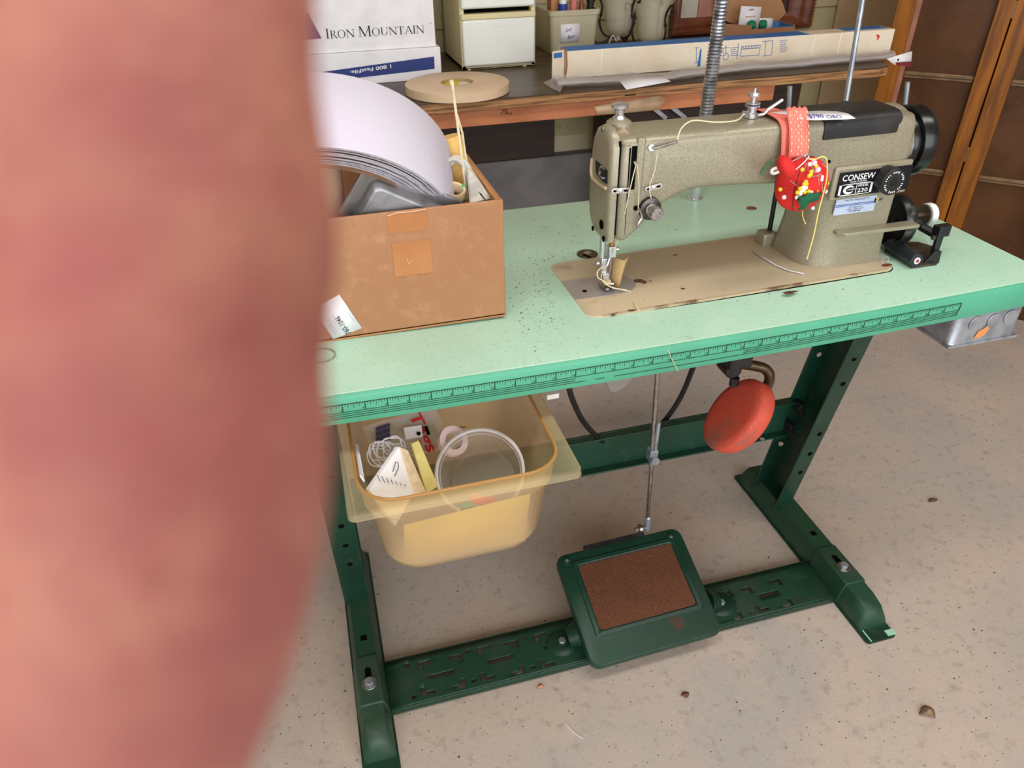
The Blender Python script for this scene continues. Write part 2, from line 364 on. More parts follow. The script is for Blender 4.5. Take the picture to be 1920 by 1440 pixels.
SL = -.1878
def shear(p): return (p[0], p[1] + SL * p[2], p[2])
def leg(flip, x_in, x_out, holes):
    y0, dy, th = .3257, .088, .004; lo, hi = min(x_in, x_out), max(x_in, x_out)
    g = G(); g.box(lo, hi, y0, y0 + th, .04, .712, shear); g.box(lo, hi, y0 + dy - th, y0 + dy, .04, .712, shear)
    wx = (x_out - th, x_out) if x_out > x_in else (x_out, x_out + th)
    g.box(wx[0], wx[1], y0 + th, y0 + dy - th, .04, .712, shear)
    L = part('leg', g, green_m, tb, bevel=.0015)
    for (u, v) in holes:
        best = min(((W(u, v, y=y0 + SL * zz / 100 - .0006), zz / 100) for zz in range(4, 71)), key=lambda q: abs(q[0].z - q[1]))[0]
        part('bolt_hole', G().cyl(best, best + V((0, .003, 0)), .0052, n=14), seam_m, L)
    return L
LR = leg(1, .9655, 1.0054, [(1602, 673), (1581, 720), (1537, 814), (1519, 851), (1501, 886)])
LL = leg(-1, .0572, .011, [(640, 987), (648, 1023), (656, 1058), (620, 893), (611, 845)])
for (u, v) in ((1536, 665), (1465, 833)):
    p = W(u, v, y=.3257 + .088 - .006 + SL * .4)
    z = p.z; p = W(u, v, y=.3257 + .088 - .006 + SL * z)
    part('bolt_hole', G().cyl(p, p + V((0, .004, 0)), .0052, n=14), mat('light_hole' if 'light_hole' not in MATS else 'light_hole2', (190, 176, 160), .8), LR)
# top brackets of the legs
for x0, x1 in ((.955, 1.012), (.005, .068)):
    part('leg_plate', G().box(x0, x1, .10, .42, .703, .7095), green_m, tb, bevel=.001)
def foot(x0, x1):
    F = part('foot', G().loft([[V((x, y, z)) for (x, z) in rrp] for (y, rrp) in [(yy, [(x0 + .001, .003), (x1 - .001, .003), (x1 - .004, hh * .6), (x1 - .011 - tp, hh), (x0 + .011 + tp, hh), (x0 + .004, hh * .6)]) for yy, hh, tp in ((.006, .012, .012), (.012, .036, .008), (.022, .048, .002), (.05, .052, 0), (.3, .056, 0), (.43, .058, 0), (.455, .052, .003), (.468, .03, .009), (.472, .012, .012))]]), green2_m, tb, sharp=62)
    g = G().loft([[V((x, y, z)) for x, y in rrect(x0 - .002, x1 + .002, -.022, .486, .008)] for z in (0, .004)])
    part('base_flange', g, green_m, F)
    s = part('clamp_sleeve', G().loft([[V((x, y, z)) for (x, z) in ((x0 - .001, .004), (x1 + .001, .004), (x1 - .003, .034), (x1 - .0095, .0575), (x0 + .0095, .0575), (x0 + .003, .034))] for y in (.078, .178)]), green2_m, F, bevel=.002)
    cx = (x0 + x1) / 2
    part('slot', G().prism(rrect(cx - .0055, cx + .0055, .115, .152, .0055), (0, 0, .0578), X, Y, Z * .0004), seam_m, s)
    b = part('washer', G().cyl((cx, .118, .0576), (cx, .118, .0596), .0135, n=22), steel_m, s, bevel=.0005)
    part('bolt_head', G().cyl((cx, .118, .0596), (cx, .118, .0665), .0085, n=6), galv_m, s, bevel=.0008)
    part('square_hole', G().box(cx - .006, cx + .006, .214, .226, .0545, .0549), seam_m, F)
    return F
FR = foot(.967, 1.029); FL = foot(.008, .066)
part('mint_chip', G().obox((1.023, -.012, .005), X, Y, Z, .009, .006, .0012), mat('mint_chip_paint', (170, 220, 190), .5), FR, 'chip of mint paint on the base flange')
part('mint_chip', G().obox((.975, -.006, .0046), X, Y, Z, .0012, .014, .0007), MATS['mint_chip_paint'], FR)
# bottom cross plate with punched slots
px0, px1, py0, py1, pz = .066, .972, .0845, .182, .0165
holes = []
def at(u, v): p = W(u, v, z=pz); return p.x, p.y
def Lhole(u, v, sx, sy, a=.024, t=.007):
    x, y = at(u, v)          # corner point of the L; arms run in sx (X) and sy (Y)
    holes.append((min(x, x + sx * a), max(x, x + sx * a), min(y, y + sy * t), max(y, y + sy * t)))
    holes.append((min(x, x + sx * t), max(x, x + sx * t), min(y, y + sy * a * .72), max(y, y + sy * a * .72)))
def slot(u0, v0, u1, v1, t=.0045):
    a = at(u0, v0); b = at(u1, v1); y = (a[1] + b[1]) / 2; holes.append((a[0], b[0], y - t, y + t))
def rnd(u, v, r=.004): x, y = at(u, v); holes.append((x - r, x + r, y - r, y + r))
for q in ((783, 1243, 1, -1), (863, 1226, -1, -1), (894, 1216, 1, -1), (968, 1200, -1, -1), (1001, 1191, 1, -1),
          (792, 1306, 1, 1), (875, 1288, -1, 1), (905, 1278, 1, 1), (985, 1262, -1, 1), (1017, 1253, 1, 1),
          (1367, 1107, -1, -1), (1405, 1100, -1, -1), (1459, 1085, -1, -1),
          (1395, 1160, -1, 1), (1423, 1149, 1, 1), (1489, 1135, -1, 1)): Lhole(*q)
slot(804, 1271, 852, 1259); slot(914, 1242, 963, 1231); slot(1022, 1216, 1040, 1211); slot(1422, 1118, 1460, 1110)
for q in ((765, 1248), (876, 1222), (983, 1195), (776, 1308), (889, 1277), (1001, 1252), (1411, 1150)): rnd(*q)
bxs = sorted({round(v, 5) for h in holes for v in h[:2]} | {px0, px1}); bys = sorted({round(v, 5) for h in holes for v in h[2:]} | {py0, py1})
bxs = [v for v in bxs if px0 <= v <= px1]; bys = [v for v in bys if py0 <= v <= py1]
g = G(); grid = {}
def gv(i, j):
    if (i, j) not in grid: grid[(i, j)] = g.b.verts.new((bxs[i], bys[j], pz))
    return grid[(i, j)]
for i in range(len(bxs) - 1):
    for j in range(len(bys) - 1):
        mx, my = (bxs[i] + bxs[i + 1]) / 2, (bys[j] + bys[j + 1]) / 2
        if any(h[0] < mx < h[1] and h[2] < my < h[3] for h in holes): continue
        g.f([gv(i, j), gv(i + 1, j), gv(i + 1, j + 1), gv(i, j + 1)])
BP = part('bottom_plate', g, green2_m, tb, 'punched green steel cross plate', solid=.003)
part('front_skirt', G().box(px0, px1, py0 - .003, py0, .004, pz + .0012), green_m, BP, bevel=.0012)
part('rear_skirt', G().box(px0, px1, py1, py1 + .003, .012, pz + .0012), green_m, BP)
# treadle
A, B, Cc, D = V((.438, .051, .052)), V((.697, .056, .052)), V((.676, .246, .128)), V((.426, .237, .128))
ux = ((B - A) + (Cc - D)).normalized(); uy = ((D - A) + (Cc - B)); uy = (uy - ux * uy.dot(ux)).normalized(); un = ux.cross(uy)
O = (A + B + Cc + D) / 4; TW, TH_ = .134, .110; O = O - ux * .002
TR = part('treadle', G().loft([[O + ux * x * k + uy * y * k2 + un * h for x, y in rrect(-TW, TW, -TH_, TH_, .02)] for h, k, k2 in ((-.016, 1.0, 1.0), (-.005, 1.0, 1.0), (-.001, .985, .982), (0, .965, .96))]), green_m, tb, 'green treadle pedal', sharp=30)
def tloc(u, v, h=0):
    r = W(u, v, d=1) - CP; k = ((O + un * h) - CP).dot(un) / r.dot(un); return CP + r * k
q = [tloc(u, v) for u, v in ((1128, 1174), (1306, 1133), (1248, 1022), (1083, 1062))]
cc = sum(q, V()) / 4
inset = [[(p.dot(ux), p.dot(uy)) for p in q]]
lx0, lx1 = min(p.dot(ux) for p in q) + .001, max(p.dot(ux) for p in q) - .001; ly0, ly1 = min(p.dot(uy) for p in q), max(p.dot(uy) for p in q)
base = O - ux * O.dot(ux) - uy * O.dot(uy)
part('rim_frame', G().loft([[base + ux * x + uy * y + un * h for x, y in rrect(lx0 - e, lx1 + e, ly0 - e, ly1 + e, .008)] for h, e in ((0, .012), (.0025, .010), (.0025, .003), (.0006, .001))], cap=False), green_m, TR)
part('cork_pad', G().loft([[base + ux * x + uy * y + un * h for x, y in rrect(lx0, lx1, ly0, ly1, .006)] for h in (-.001, .0014)]), cork_m, TR, 'brown cork tread pad')
for u, v in ((1063, 1052), (1258, 1008)):
    p = tloc(u, v); part('rivet_boss', G().lathe([(.0095, 0), (.0085, .0018), (.0045, .0022), (.0045, .0012), (.001, .0012)], p, un, 20), green_m, TR)
    part('rivet', G().cyl(p + un * .0008, p + un * .0024, .0034, n=12), galv_m, TR)
for sx, (u, v) in ((-1, (1054, 1203)), (1, (1352, 1131))):
    p = W(u, v, z=pz + .006)
    e = part('hinge_ear', G().lathe([(.03, -.004), (.029, 0), (.022, .004), (.012, .005), (.001, .005)], p - Z * .004, Z, 22, sc=(1, 1.1)), green_m, BP)
    part('bolt_head', G().cyl(p, p + Z * .006, .0075, n=6), galv_m, BP, bevel=.0008)
    part('hinge_cone', G().cyl(p + X * (-sx * .012) + Z * .006, p + X * (-sx * .034) + Z * .012, .018, .026, n=18), green_m, BP)
rp = tloc(1268, 1163, .0004); part('rust_patch', G().lathe([(.017, 0), (.010, .0002), (.0002, .0003)], rp, un, 18, sc=(1.2, .8)), mat('rust_stain', (74, 52, 40), .8, layers=(('n', 120, (40, 62, 46), .45, .6),)), TR, 'rust stain')
bar0, bar1 = tloc(1095, 1029, .004), tloc(1206, 1001, .004)
part('rear_bar', G().obox((bar0 + bar1) / 2, ux, uy, un, (bar1 - bar0).length / 2, .004, .005), mat('black_iron', (44, 42, 46), .5, .5, layers=(('n', 60, (70, 66, 66), .5, .7),)), TR)
# pitman rod
pb = W(1213, 988, y=.258); pm = W(1222, 858, y=.262); pt = W(1232, 690, y=.268)
PR = part('pitman_rod', G().cyl(pb, pm + Z * .01, .0042, n=12).cyl(pm - Z * .018, pt + Z * .04, .0046, n=12), steel_m, tb, 'steel pitman rod from treadle to table')
part('rod_clamp', G().box(pm.x - .008, pm.x + .008, pm.y - .009, pm.y + .008, pm.z - .004, pm.z + .022), galv_m, PR, bevel=.001)
part('clamp_bolt', G().cyl(pm + V((0, -.009, .003)), pm + V((0, -.017, .003)), .0095, n=6), galv_m, PR, bevel=.0006)
part('rod_tip', G().cyl(pm + V((.003, -.004, .02)), pm + V((.004, -.004, .085)), .0038, n=10), galv_m, PR)
part('ball_joint', G().lathe([(.003, .03), (.0065, .026), (.007, .006), (.0075, -.004), (.004, -.008)], pb, Z, 16), galv_m, PR)
pw = W(1201, 991, y=.25)
part('wing_nut', G().cyl(pw - X * .012, pw + X * .010, .0042, n=10).cyl(pw - X * .004, pw + X * .001, .0095, n=14), steel_m, PR)
# upper cross beam
CB = part('cross_beam', G().box(.06, .9655, .348, .352, .243, .330).box(.06, .9655, .331, .352, .326, .330).box(.06, .9655, .331, .352, .243, .2465), green_m, tb, bevel=.001)
part('rail_hole', G().cyl(W(1429, 823, z=.2468), W(1429, 823, z=.2468) + Z * .0005, .005, n=12), MATS['light_hole'], CB)
for u, v in ((1497, 762), (1480, 800)):
    p = W(u, v, y=.335); part('square_bolt', G().obox(p, (1, .1, 0), Y, Z, .005, .011, .011), blackp_m, LR, bevel=.001)
    part('bolt_end', G().cyl(p, p + V((-.003, -.022, -.008)), .006, n=10), blackp_m, LR)
# junction box under the top
j0 = part('junction_box', G().loft([[V((x, y, z)) for x, y in rrect(.945, 1.064, .020, .118, r)] for z, r in ((.648, .010), (.650, .012), (.7095, .012))]), galv_m, tb, 'galvanised electrical junction box', sharp=40)
for u, v in ((1797, 610), (1830, 606), (1864, 601), (1895, 594)):
    if u < 1820: p = W(u, v - 4, x=.9445); p.y = max(p.y, .05); part('knockout', G().cyl(p, p - X * .0012, .012, n=22), galv_m, j0, bevel=.0004)
    else: p = W(u, v, y=.0195); part('knockout', G().cyl(p, p - Y * .0012, .012, n=22), galv_m, j0, bevel=.0004)
p = W(1842, 623, y=.0185)
part('orange_sticker', G().prism([(-.012, -.008), (-.002, -.009), (.006, -.006), (.011, .004), (.006, .012), (0, .006), (-.008, .003)], p, X, Z, Y * .0004), mat('orange_paper', (226, 150, 90), .7), j0)
part('cover_plate', G().box(.943, 1.066, .018, .12, .644, .648), galv_m, j0)
# knee lifter
kb = W(1374, 688, y=.09)
KL = part('knee_bracket', G().box(kb.x - .018, kb.x + .018, .07, .12, kb.z + .008, .706).cyl(kb + V((-.004, -.012, 0)), kb + V((-.004, .02, 0)), .013, n=16), blackp_m, tb, bevel=.002)
part('bracket_bolt', G().cyl(kb + V((0, -.01, -.012)), kb + V((0, -.01, -.026)), .007, n=6), black_m, KL)
a1, a2, a3, a4 = W(1385, 681, y=.09), W(1425, 688, y=.085), W(1443, 706, y=.08), W(1437, 726, y=.08)
KA = part('knee_arm', G().tube([a1, a2, W(1437, 694, y=.083), a3, a4, W(1405, 770, y=.085)], .0078, 12, sm=5), mat('bronze_pipe', (104, 86, 66), .35, .8, layers=(('n', 40, (80, 66, 50), .4, .65),)), tb)
kc = W(1379, 779, y=.075); kd = (CR * -.85 + CU * .30 - CF * .42).normalized()
kx = kd.cross(V((.42, -.2, 1))).normalized(); ky = kx.cross(kd)
rings = [[kc + kd * h + kx * math.cos(t) * r * .74 + ky * math.sin(t) * r for t in [2 * math.pi * i / 40 for i in range(40)]] for r, h in ((.052, -.022), (.0615, -.020), (.065, -.014), (.065, .004), (.0615, .009), (.048, .011))]
part('knee_pad', G().loft(rings), orange_m, tb, 'dusty orange red rubber knee pad', sharp=60)
# bits under the top
p = W(1158, 716, y=.2)
part('oil_pan_tip', G().prism([(-.03, .02), (.035, .025), (.008, -.006), (-.008, -.012), (-.016, -.008)], (p.x, .19, p.z), X, Z, Y * .03), mat('dull_zinc', (150, 146, 138), .5, .5), tb)
# slide rails that carry the tub
for x0, x1 in ((.066, .076), (.318, .328)): part('tub_rail', G().box(x0, x1, .06, .4, .692, .7035), blackp_m, tb)

# ================================================================== power cable
pts = [W(1062, 700, y=.30), W(1072, 745, y=.30), W(1098, 796, y=.315), W(1140, 832, y=.36), W(1190, 832, y=.37), W(1240, 795, y=.37), W(1276, 745, y=.36), W(1303, 680, y=.34)]
solo('power_cable', G().tube(pts, .0052, 8, sm=6), blackp_m, 'black power cable hanging in a loop below the tabletop', 'cable', (.6, .32, .5))
# ================================================================== sewing machine
SM = thing('sewing_machine', 'beige hammertone industrial sewing machine set into the green table', 'sewing machine', (.645, .18, .744))
bx0, bx1, by0, by1 = .4068, .8828, .0919, .2699
def bz(x): return .7432 + (x - bx0) / .476 * .0065
def slab(poly, h0, h1, zf=bz): return G().loft([[V((x, y, zf(x) + h)) for x, y in poly] for h in (h0, h1)])
part('bed_gap_rim', slab(rrect(bx0 - .0014, bx1 + .0012, by0 - .0007, by1 + .0012, .018), -.02, -.0030), seam_m, SM)  # black rim stands in for the dark gap line around the bed
bd = part('bed', G().loft([[V((x, y, bz(x) + h)) for x, y in rrect(bx0 + e, bx1 - e, by0 + e, by1 - e, .018 - e)] for h, e in ((-.02, 0), (-.0018, 0), (-.0006, .0006), (0, .002))]), bed_m, SM, 'tan enamel bed plate', sharp=60)
part('worn_edge', G().loft([[V((x, y, bz(x) + h)) for x, y in ((bx0 + .02, by0 - .0004), (bx1 - .016, by0 - .0004), (bx1 - .016, by0 + .004), (bx0 + .02, by0 + .004))] for h in (-.006, .0002)]), bedrim_m, bd)
# throat plate and slide plate
plate_m = mat('ground_steel', (176, 168, 170), .3, .35, layers=(('n', 30, (164, 154, 154), .4, .65),))
tp = part('slide_plate', slab([(bx0 + .0006, .146), (.4735, .144), (.4735, .2035), (bx0 + .0006, .206)], -.001, .0008), plate_m, SM)
part('finger_hole', slab(circ(.4275, .166, .0035, 14), .0009, .0011), seam_m, tp)
n_ = 14
arc = [(.4742 + .030 * math.cos(t) + .001, .174 + .030 * math.sin(t)) for t in [math.radians(-90 + 180 * i / n_) for i in range(n_ + 1)]]
part('throat_plate', slab([(.4742, .144)] + arc + [(.4742, .204)], -.001, .0009), plate_m, SM)
# body: arm and head outline in the XZ plane, rounded front and back
out = [(.4525, .9600), (.4525, .836), (.456, .830), (.4625, .8275), (.4695, .8285), (.487, .8425), (.504, .860), (.518, .873), (.532, .8805), (.55, .8865), (.58, .888), (.635, .885), (.675, .882), (.72, .8775), (.745, .873), (.76, .870), (.877, .870), (.882, .880), (.884, .91), (.882, .945), (.876, .957), (.84, .960), (.70, .9615), (.50, .9625), (.46, .963)]
def inset(poly, e):
    n = len(poly); r = []
    for i in range(n):
        p0, p1, p2 = V(poly[i - 1]), V(poly[i]), V(poly[(i + 1) % n])
        d1 = (p1 - p0).normalized(); d2 = (p2 - p1).normalized()
        n1 = V((d1.y, -d1.x)); n2 = V((d2.y, -d2.x)); m = (n1 + n2)
        m = m.normalized() if m.length > 1e-6 else n1; k = e / max(.45, m.dot(n1)); r.append((p1.x - m.x * k, p1.y - m.y * k))
    return r
area2 = sum(out[i - 1][0] * out[i][1] - out[i][0] * out[i - 1][1] for i in range(len(out)))
sg = 1 if area2 > 0 else -1
def body(outline, prof):
    return G().loft([[V((x, y, z)) for x, z in inset(outline, sg * e)] for y, e in prof])
RB = [(.1265, .012), (.1272, .008), (.1295, .0042), (.134, .0012), (.141, 0), (.195, 0), (.204, .0035), (.210, .009), (.214, .018)]
part('arm_body', body(out, RB), hammer_m, SM, 'hammertone arm casting', sharp=50)
# face cover at the left end (separate casting, dark seam to the arm)
part('face_seam', G().box(.4505, .4535, .131, .20, .838, .958), seam_m, SM)
fo = [(.130, .829), (.1295, .90), (.130, .950), (.135, .962), (.146, .970), (.165, .9725), (.182, .965), (.194, .950), (.200, .924), (.203, .895), (.202, .866), (.198, .846), (.188, .834), (.172, .8275), (.14, .8265)]
def fc(x, e):
    c = V((.166, .897)); return [V((x, c.x + (y - c.x) * (1 - e / .037), c.y + (z - c.y) * (1 - e / .072))) for y, z in fo]
FCo = part('face_cover', G().loft([fc(.4508, 0), fc(.4455, 0), fc(.4425, .0012), fc(.4405, .0045), fc(.4398, .010)]), hammer_m, SM, sharp=50)
# black badge window on the face cover
bp = [W(u, v, x=.4392) for u, v in ((1116, 299), (1139, 320), (1138, 346), (1128, 339), (1117, 325))]
wn = part('badge_window', G().poly(bp), black_m, FCo)
lp = [W(u, v, x=.4388) for u, v in ((1110, 297), (1109, 328), (1120, 342), (1136, 353))]
part('window_lip', G().tube(lp, .0022, 8, sm=5), mat('lip_paint', (190, 172, 136), .5), FCo)
cpts = [W(u, v, x=.4387) for u, v in ((1133, 318), (1128, 312), (1124, 318), (1124, 327), (1128, 333), (1131, 334))]
part('badge_emblem', G().tube(cpts, .0013, 6, sm=4), steel_m, FCo)
for u, v, r in ((1130, 242, .0032), (1128, 421, .0062), (1132, 448, .004), (1112, 428, .0035)):
    p = W(u, v, x=.4394); part('screw_hole', G().cyl(p, p - X * .001, r, n=16), seam_m if r > .0033 else steel_m, FCo)
# take-up slot and its flange on the head front
part('takeup_slot', G().box(.4655, .4725, .1258, .140, .899, .953), seam_m, SM)
part('slot_flange', G().loft([[V((x, y, z)) for x, y in ((.4728, .1262), (.4805, .1240), (.4835, .1262), (.4835, .134), (.4728, .134))] for z in (.892, .962)]), hammer_m, SM, bevel=.0012)
part('takeup_lever', G().tube([(.469, .132, .93), (.4695, .124, .934), (.4705, .1225, .931)], .0014, 8), chrome_m, SM)
# top knob (presser foot regulator)
kp = W(1161, 222, y=.178)
KB = part('pressure_knob', G().lathe([(.0001, .0195), (.0075, .0192), (.0108, .017), (.0105, .0135), (.0065, .0105), (.0058, .004), (.0085, .001), (.0085, -.006)], kp, Z, 26), chrome_m, SM, 'chrome pressure knob')
part('knob_boss', G().lathe([(.017, -.012), (.016, -.004), (.012, -.001), (.0085, 0)], kp, Z, 24), hammer_m, SM)
part('head_hollow', G().lathe([(.0098, 0), (.009, -.001), (.0001, -.0014)], (.4605, .139, .9612), V((0, -.5, 1)), 20, sc=(1.0, 1.5)), bedrim_m, SM)
# thread guides
p0, p1 = W(1222, 277, y=.122), W(1271, 265, y=.113)
part('thread_post', G().cyl(W(1222, 276, y=.1275), p0, .0042, n=6).tube([p0, p0 + V((.004, -.003, 0)), p1], .0021, 8), steel_m, SM)
def clip(u, v, wd, tilt):
    p = W(u, v, y=.1225); d = V((1, 0, tilt)).normalized(); n = V((-tilt, 0, 1)).normalized()
    o = part('thread_clip', G().prism(rrect(-wd, wd, -.0034, .0034, .0033), p, d, n, Y * .0014), chrome_m, SM, bevel=.0004)
    part('clip_slot', G().prism(rrect(wd * .3, wd * .78, -.0013, .0013, .0012), p - Y * .0003, d, n, -Y * .0002), seam_m, o)
    part('clip_slot', G().prism(rrect(-wd * .8, -wd * .45, -.0013, .0013, .0012), p - Y * .0003, d, n, -Y * .0002), seam_m, o)
    part('clip_screw', G().lathe([(.0028, .0), (.0026, .0012), (.0002, .0018)], p, -Y, 12), chrome_m, o)
clip(1164, 358, .0125, -.05); clip(1226, 352, .0118, .16)
# tension assembly
dsteel_m = mat('dark_steel', (96, 90, 88), .3, 1., layers=(('n', 90, (70, 66, 64), .4, .7),))
tc = W(1216, 389, y=.1275); TN = part('tension_disc', G().lathe([(.001, -.002), (.0140, -.002), (.0150, .001), (.0140, .0035), (.010, .004), (.0145, .0058), (.0145, .007), (.0085, .0085), (.001, .009)], tc, -Y, 28), dsteel_m, SM, 'steel thread tension discs')
part('disc_felt', G().lathe([(.0165, -.001), (.0165, .0016), (.0152, .0018)], tc + V((0, .003, .001)), -Y, 26), mat('felt_ring', (196, 178, 136), .9), SM)
part('tension_spring', G().tube([tc + V((.0075 * math.cos(t), -.009 - t * .0004, .0075 * math.sin(t))) for t in [i * .5 for i in range(52)]], .0009, 6), steel_m, SM)
part('tension_knob', G().lathe([(.0078, .017), (.0088, .018), (.0088, .026), (.0078, .0275), (.004, .0275), (.004, .0255), (.0002, .0255)], tc, -Y, 24), steel_m, SM)
hp = [W(u, v, y=.12) for u, v in ((1197, 391), (1202, 398), (1203, 408), (1197, 418), (1196, 427))]
part('check_spring_hook', G().tube(hp, .0019, 8, sm=4), steel_m, SM)
p = W(1192, 390, y=.1262); part('screw_hole', G().cyl(p, p - Y * .0006, .0034, n=12), seam_m, SM)
# needle bar, presser bar and foot
nx, ny = .4665, .172
part('needle_bar', G().cyl((nx, ny, .835), (nx, ny, .797), .0036, n=14), mat('brass_bar', (176, 132, 76), .35, .7), SM)
part('needle_clamp', G().box(nx - .0055, nx + .0055, ny - .006, ny + .006, .789, .806).cyl((nx + .005, ny, .799), (nx + .011, ny, .799), .003, n=10), chrome_m, SM, bevel=.001)
part('needle', G().cyl((nx, ny, .79), (nx, ny, .75), .0009, .0004, n=8), chrome_m, SM)
part('thread_hook', G().tube([(nx - .004, ny - .006, .79), (nx - .007, ny - .008, .782), (nx - .010, ny - .007, .776)], .0012, 6), chrome_m, SM)
part('presser_bar', G().cyl((.4545, ny + .003, .84), (.4545, ny + .003, .786), .0042, n=16), chrome_m, SM)
part('presser_shank', G().box(.4515, .4605, ny - .004, ny + .004, .765, .789).box(.453, .463, ny - .008, ny, .757, .768), chrome_m, SM, bevel=.0012)
part('presser_screw', G().cyl((.449, ny, .782), (.4445, ny, .782), .004, n=12), chrome_m, SM, bevel=.0006)
part('presser_foot', G().prism([(-.004, .012), (.012, .012), (.014, -.008), (.010, -.02), (.006, -.02), (.005, -.006), (.003, -.006), (.002, -.02), (-.003, -.02), (-.006, -.008)], (.457, ny, .7475), X, Y, Z * .003), steel_m, SM, bevel=.0008)
part('foot_hinge', G().cyl((.4525, ny - .004, .7535), (.4655, ny - .004, .7535), .0032, n=12).cyl((.463, ny - .01, .753), (.468, ny - .012, .753), .0022, n=10), chrome_m, SM)
part('hinge_spring', G().obox((.458, ny - .006, .759), (1, 0, 0), (0, 1, .8), (0, -.8, 1), .005, .010, .0012), mat('brass_spring', (206, 186, 140), .3, .8), SM)
# column
def rr4(x0, x1, y0, y1, rs, n=8):      # radii: front right, rear right, rear left, front left
    out = []
    for (cx, cy, a), r in zip(((x1, y0, -90), (x1, y1, 0), (x0, y1, 90), (x0, y0, 180)), rs):
        ox = cx - r if a in (-90, 0) else cx + r; oy = cy + r if a in (-90, 180) else cy - r
        for i in range(n + 1):
            t = math.radians(a + 90 * i / n); out.append((ox + r * math.cos(t), oy + r * math.sin(t)))
    return out
def cring(z, x0, x1, y0, y1, r0): return [V((x, y, z)) for x, y in rr4(x0, x1, y0, y1, (.007, .012, r0 * .6, r0))]
bzc = .748
col = [cring(bzc - .003, .7525, .879, .1225, .2355, .047), cring(bzc + .006, .7535, .8782, .1235, .2345, .046), cring(bzc + .022, .756, .8768, .1255, .232, .044), cring(.80, .7575, .876, .126, .226, .042), cring(.84, .7575, .876, .126, .22, .040), cring(.862, .752, .877, .126, .216, .036), cring(.876, .742, .880, .126, .213, .034), cring(.884, .730, .884, .127, .212, .03)]
part('column', G().loft(col), hammer_m, SM, sharp=60)
# curved shoulder under the arm where it meets the column
# rounded tail
part('tail_housing', G().lathe([(.001, -.03), (.044, -.03), (.0475, -.012), (.0485, .0), (.0485, .011), (.047, .015), (.001, .015)], (.8685, .177, .9125), X, 40), hammer_m, SM, sharp=40)
ft = (.7438, .7448)
part('foot_tab', G().box(.741, .765, .222, .246, .746, .767), hammer_m, SM, bevel=.003, seg=3)
rb, rt = W(1442, 437, y=.235), W(1455, 362, y=.235)
part('knee_rod', G().cyl(rb, rt + (rt - rb) * .35, .0036, n=12), black_m, SM)
# nameplate recess and plate
fr = part('plate_frame', G().box(.762, .885, .1215, .128, .852, .8985), hammer_m, SM, bevel=.003, seg=3)
NP = part('nameplate', G().box(.769, .884, .1195, .1225, .8572, .8915), navy_m, SM, 'black and white CONSEW MODEL 230 nameplate', bevel=.0008)
yp = .1191
g = G().text('CONSEW', (.7735, yp, .8798), X, Z, .0082, width=.051, off=.012)
g.text('MADE IN JAPAN', (.787, yp, .8764), X, Z, .0022, width=.026)
x0, x1, z0, z1 = .7715, .8245, .8588, .8752
for a in ((x0, x1, z0, z0 + .0012), (x0, x1, z1 - .0012, z1), (x0, x0 + .0035, z0, z1), (x1 - .0035, x1, z0, z1), (.7985, .7994, z0, z1)):
    g.poly([(a[0], yp, a[2]), (a[1], yp, a[2]), (a[1], yp, a[3]), (a[0], yp, a[3])])
oc = [(.7875 + .0088 * math.cos(t), .8668 + .0062 * math.sin(t)) for t in [math.radians(45 + 270 * i / 20) for i in range(21)]]
ic = [(.7895 + .0068 * math.cos(t), .8668 + .0034 * math.sin(t)) for t in [math.radians(35 + 290 * i / 20) for i in range(21)]]
for i in range(20): g.poly([(oc[i][0], yp, oc[i][1]), (oc[i + 1][0], yp, oc[i + 1][1]), (ic[i + 1][0], yp, ic[i + 1][1]), (ic[i][0], yp, ic[i][1])])
g.text('CONSEW', (.7852, yp - .0001, .8660), X, Z, .0022, width=.0125)
g.text('MODEL', (.8015, yp, .8698), X, Z, .0034, width=.0165, off=.01)
g.text('230', (.8015, yp, .8618), X, Z, .0054, width=.0165, off=.008)
part('plate_print', g, white_m, NP)
# stitch length dial
dc = W(1672, 340, y=.106)
DL = part('stitch_dial', G().lathe([(.001, -.016), (.0175, -.016), (.0185, -.010), (.0185, .003), (.0172, .0045), (.001, .0045)], dc, -Y, 40), blackp_m, SM, 'black stitch length dial')
g = G()
for i in range(30):
    t = 2 * math.pi * i / 30; r0, r1 = .0128, .0150
    d = V((math.cos(t), 0, math.sin(t))); n = V((-math.sin(t), 0, math.cos(t))); wd = .0007
    if i % 5 == 0: continue
    c = dc - Y * .0048; g.poly([c + d * r0 - n * wd, c + d * r1 - n * wd, c + d * r1 + n * wd, c + d * r0 + n * wd])
for k in range(6):
    t = math.radians(72 - 60 * k); d = V((math.cos(t), 0, math.sin(t))); n = V((math.sin(t), 0, -math.cos(t)))
    g.text('501234'[k], dc - Y * .0048 + d * .0120, n, d, .0034, align='C')
part('dial_print', g, white_m, DL)
part('dial_screw', G().lathe([(.0052, 0), (.0052, .0008), (.0002, .001)], dc - Y * .0046, -Y, 18), black_m, DL)
p = W(1554, 303, y=.1258); part('screw_hole', G().cyl(p, p - Y * .001, .0024, n=12), seam_m, SM)
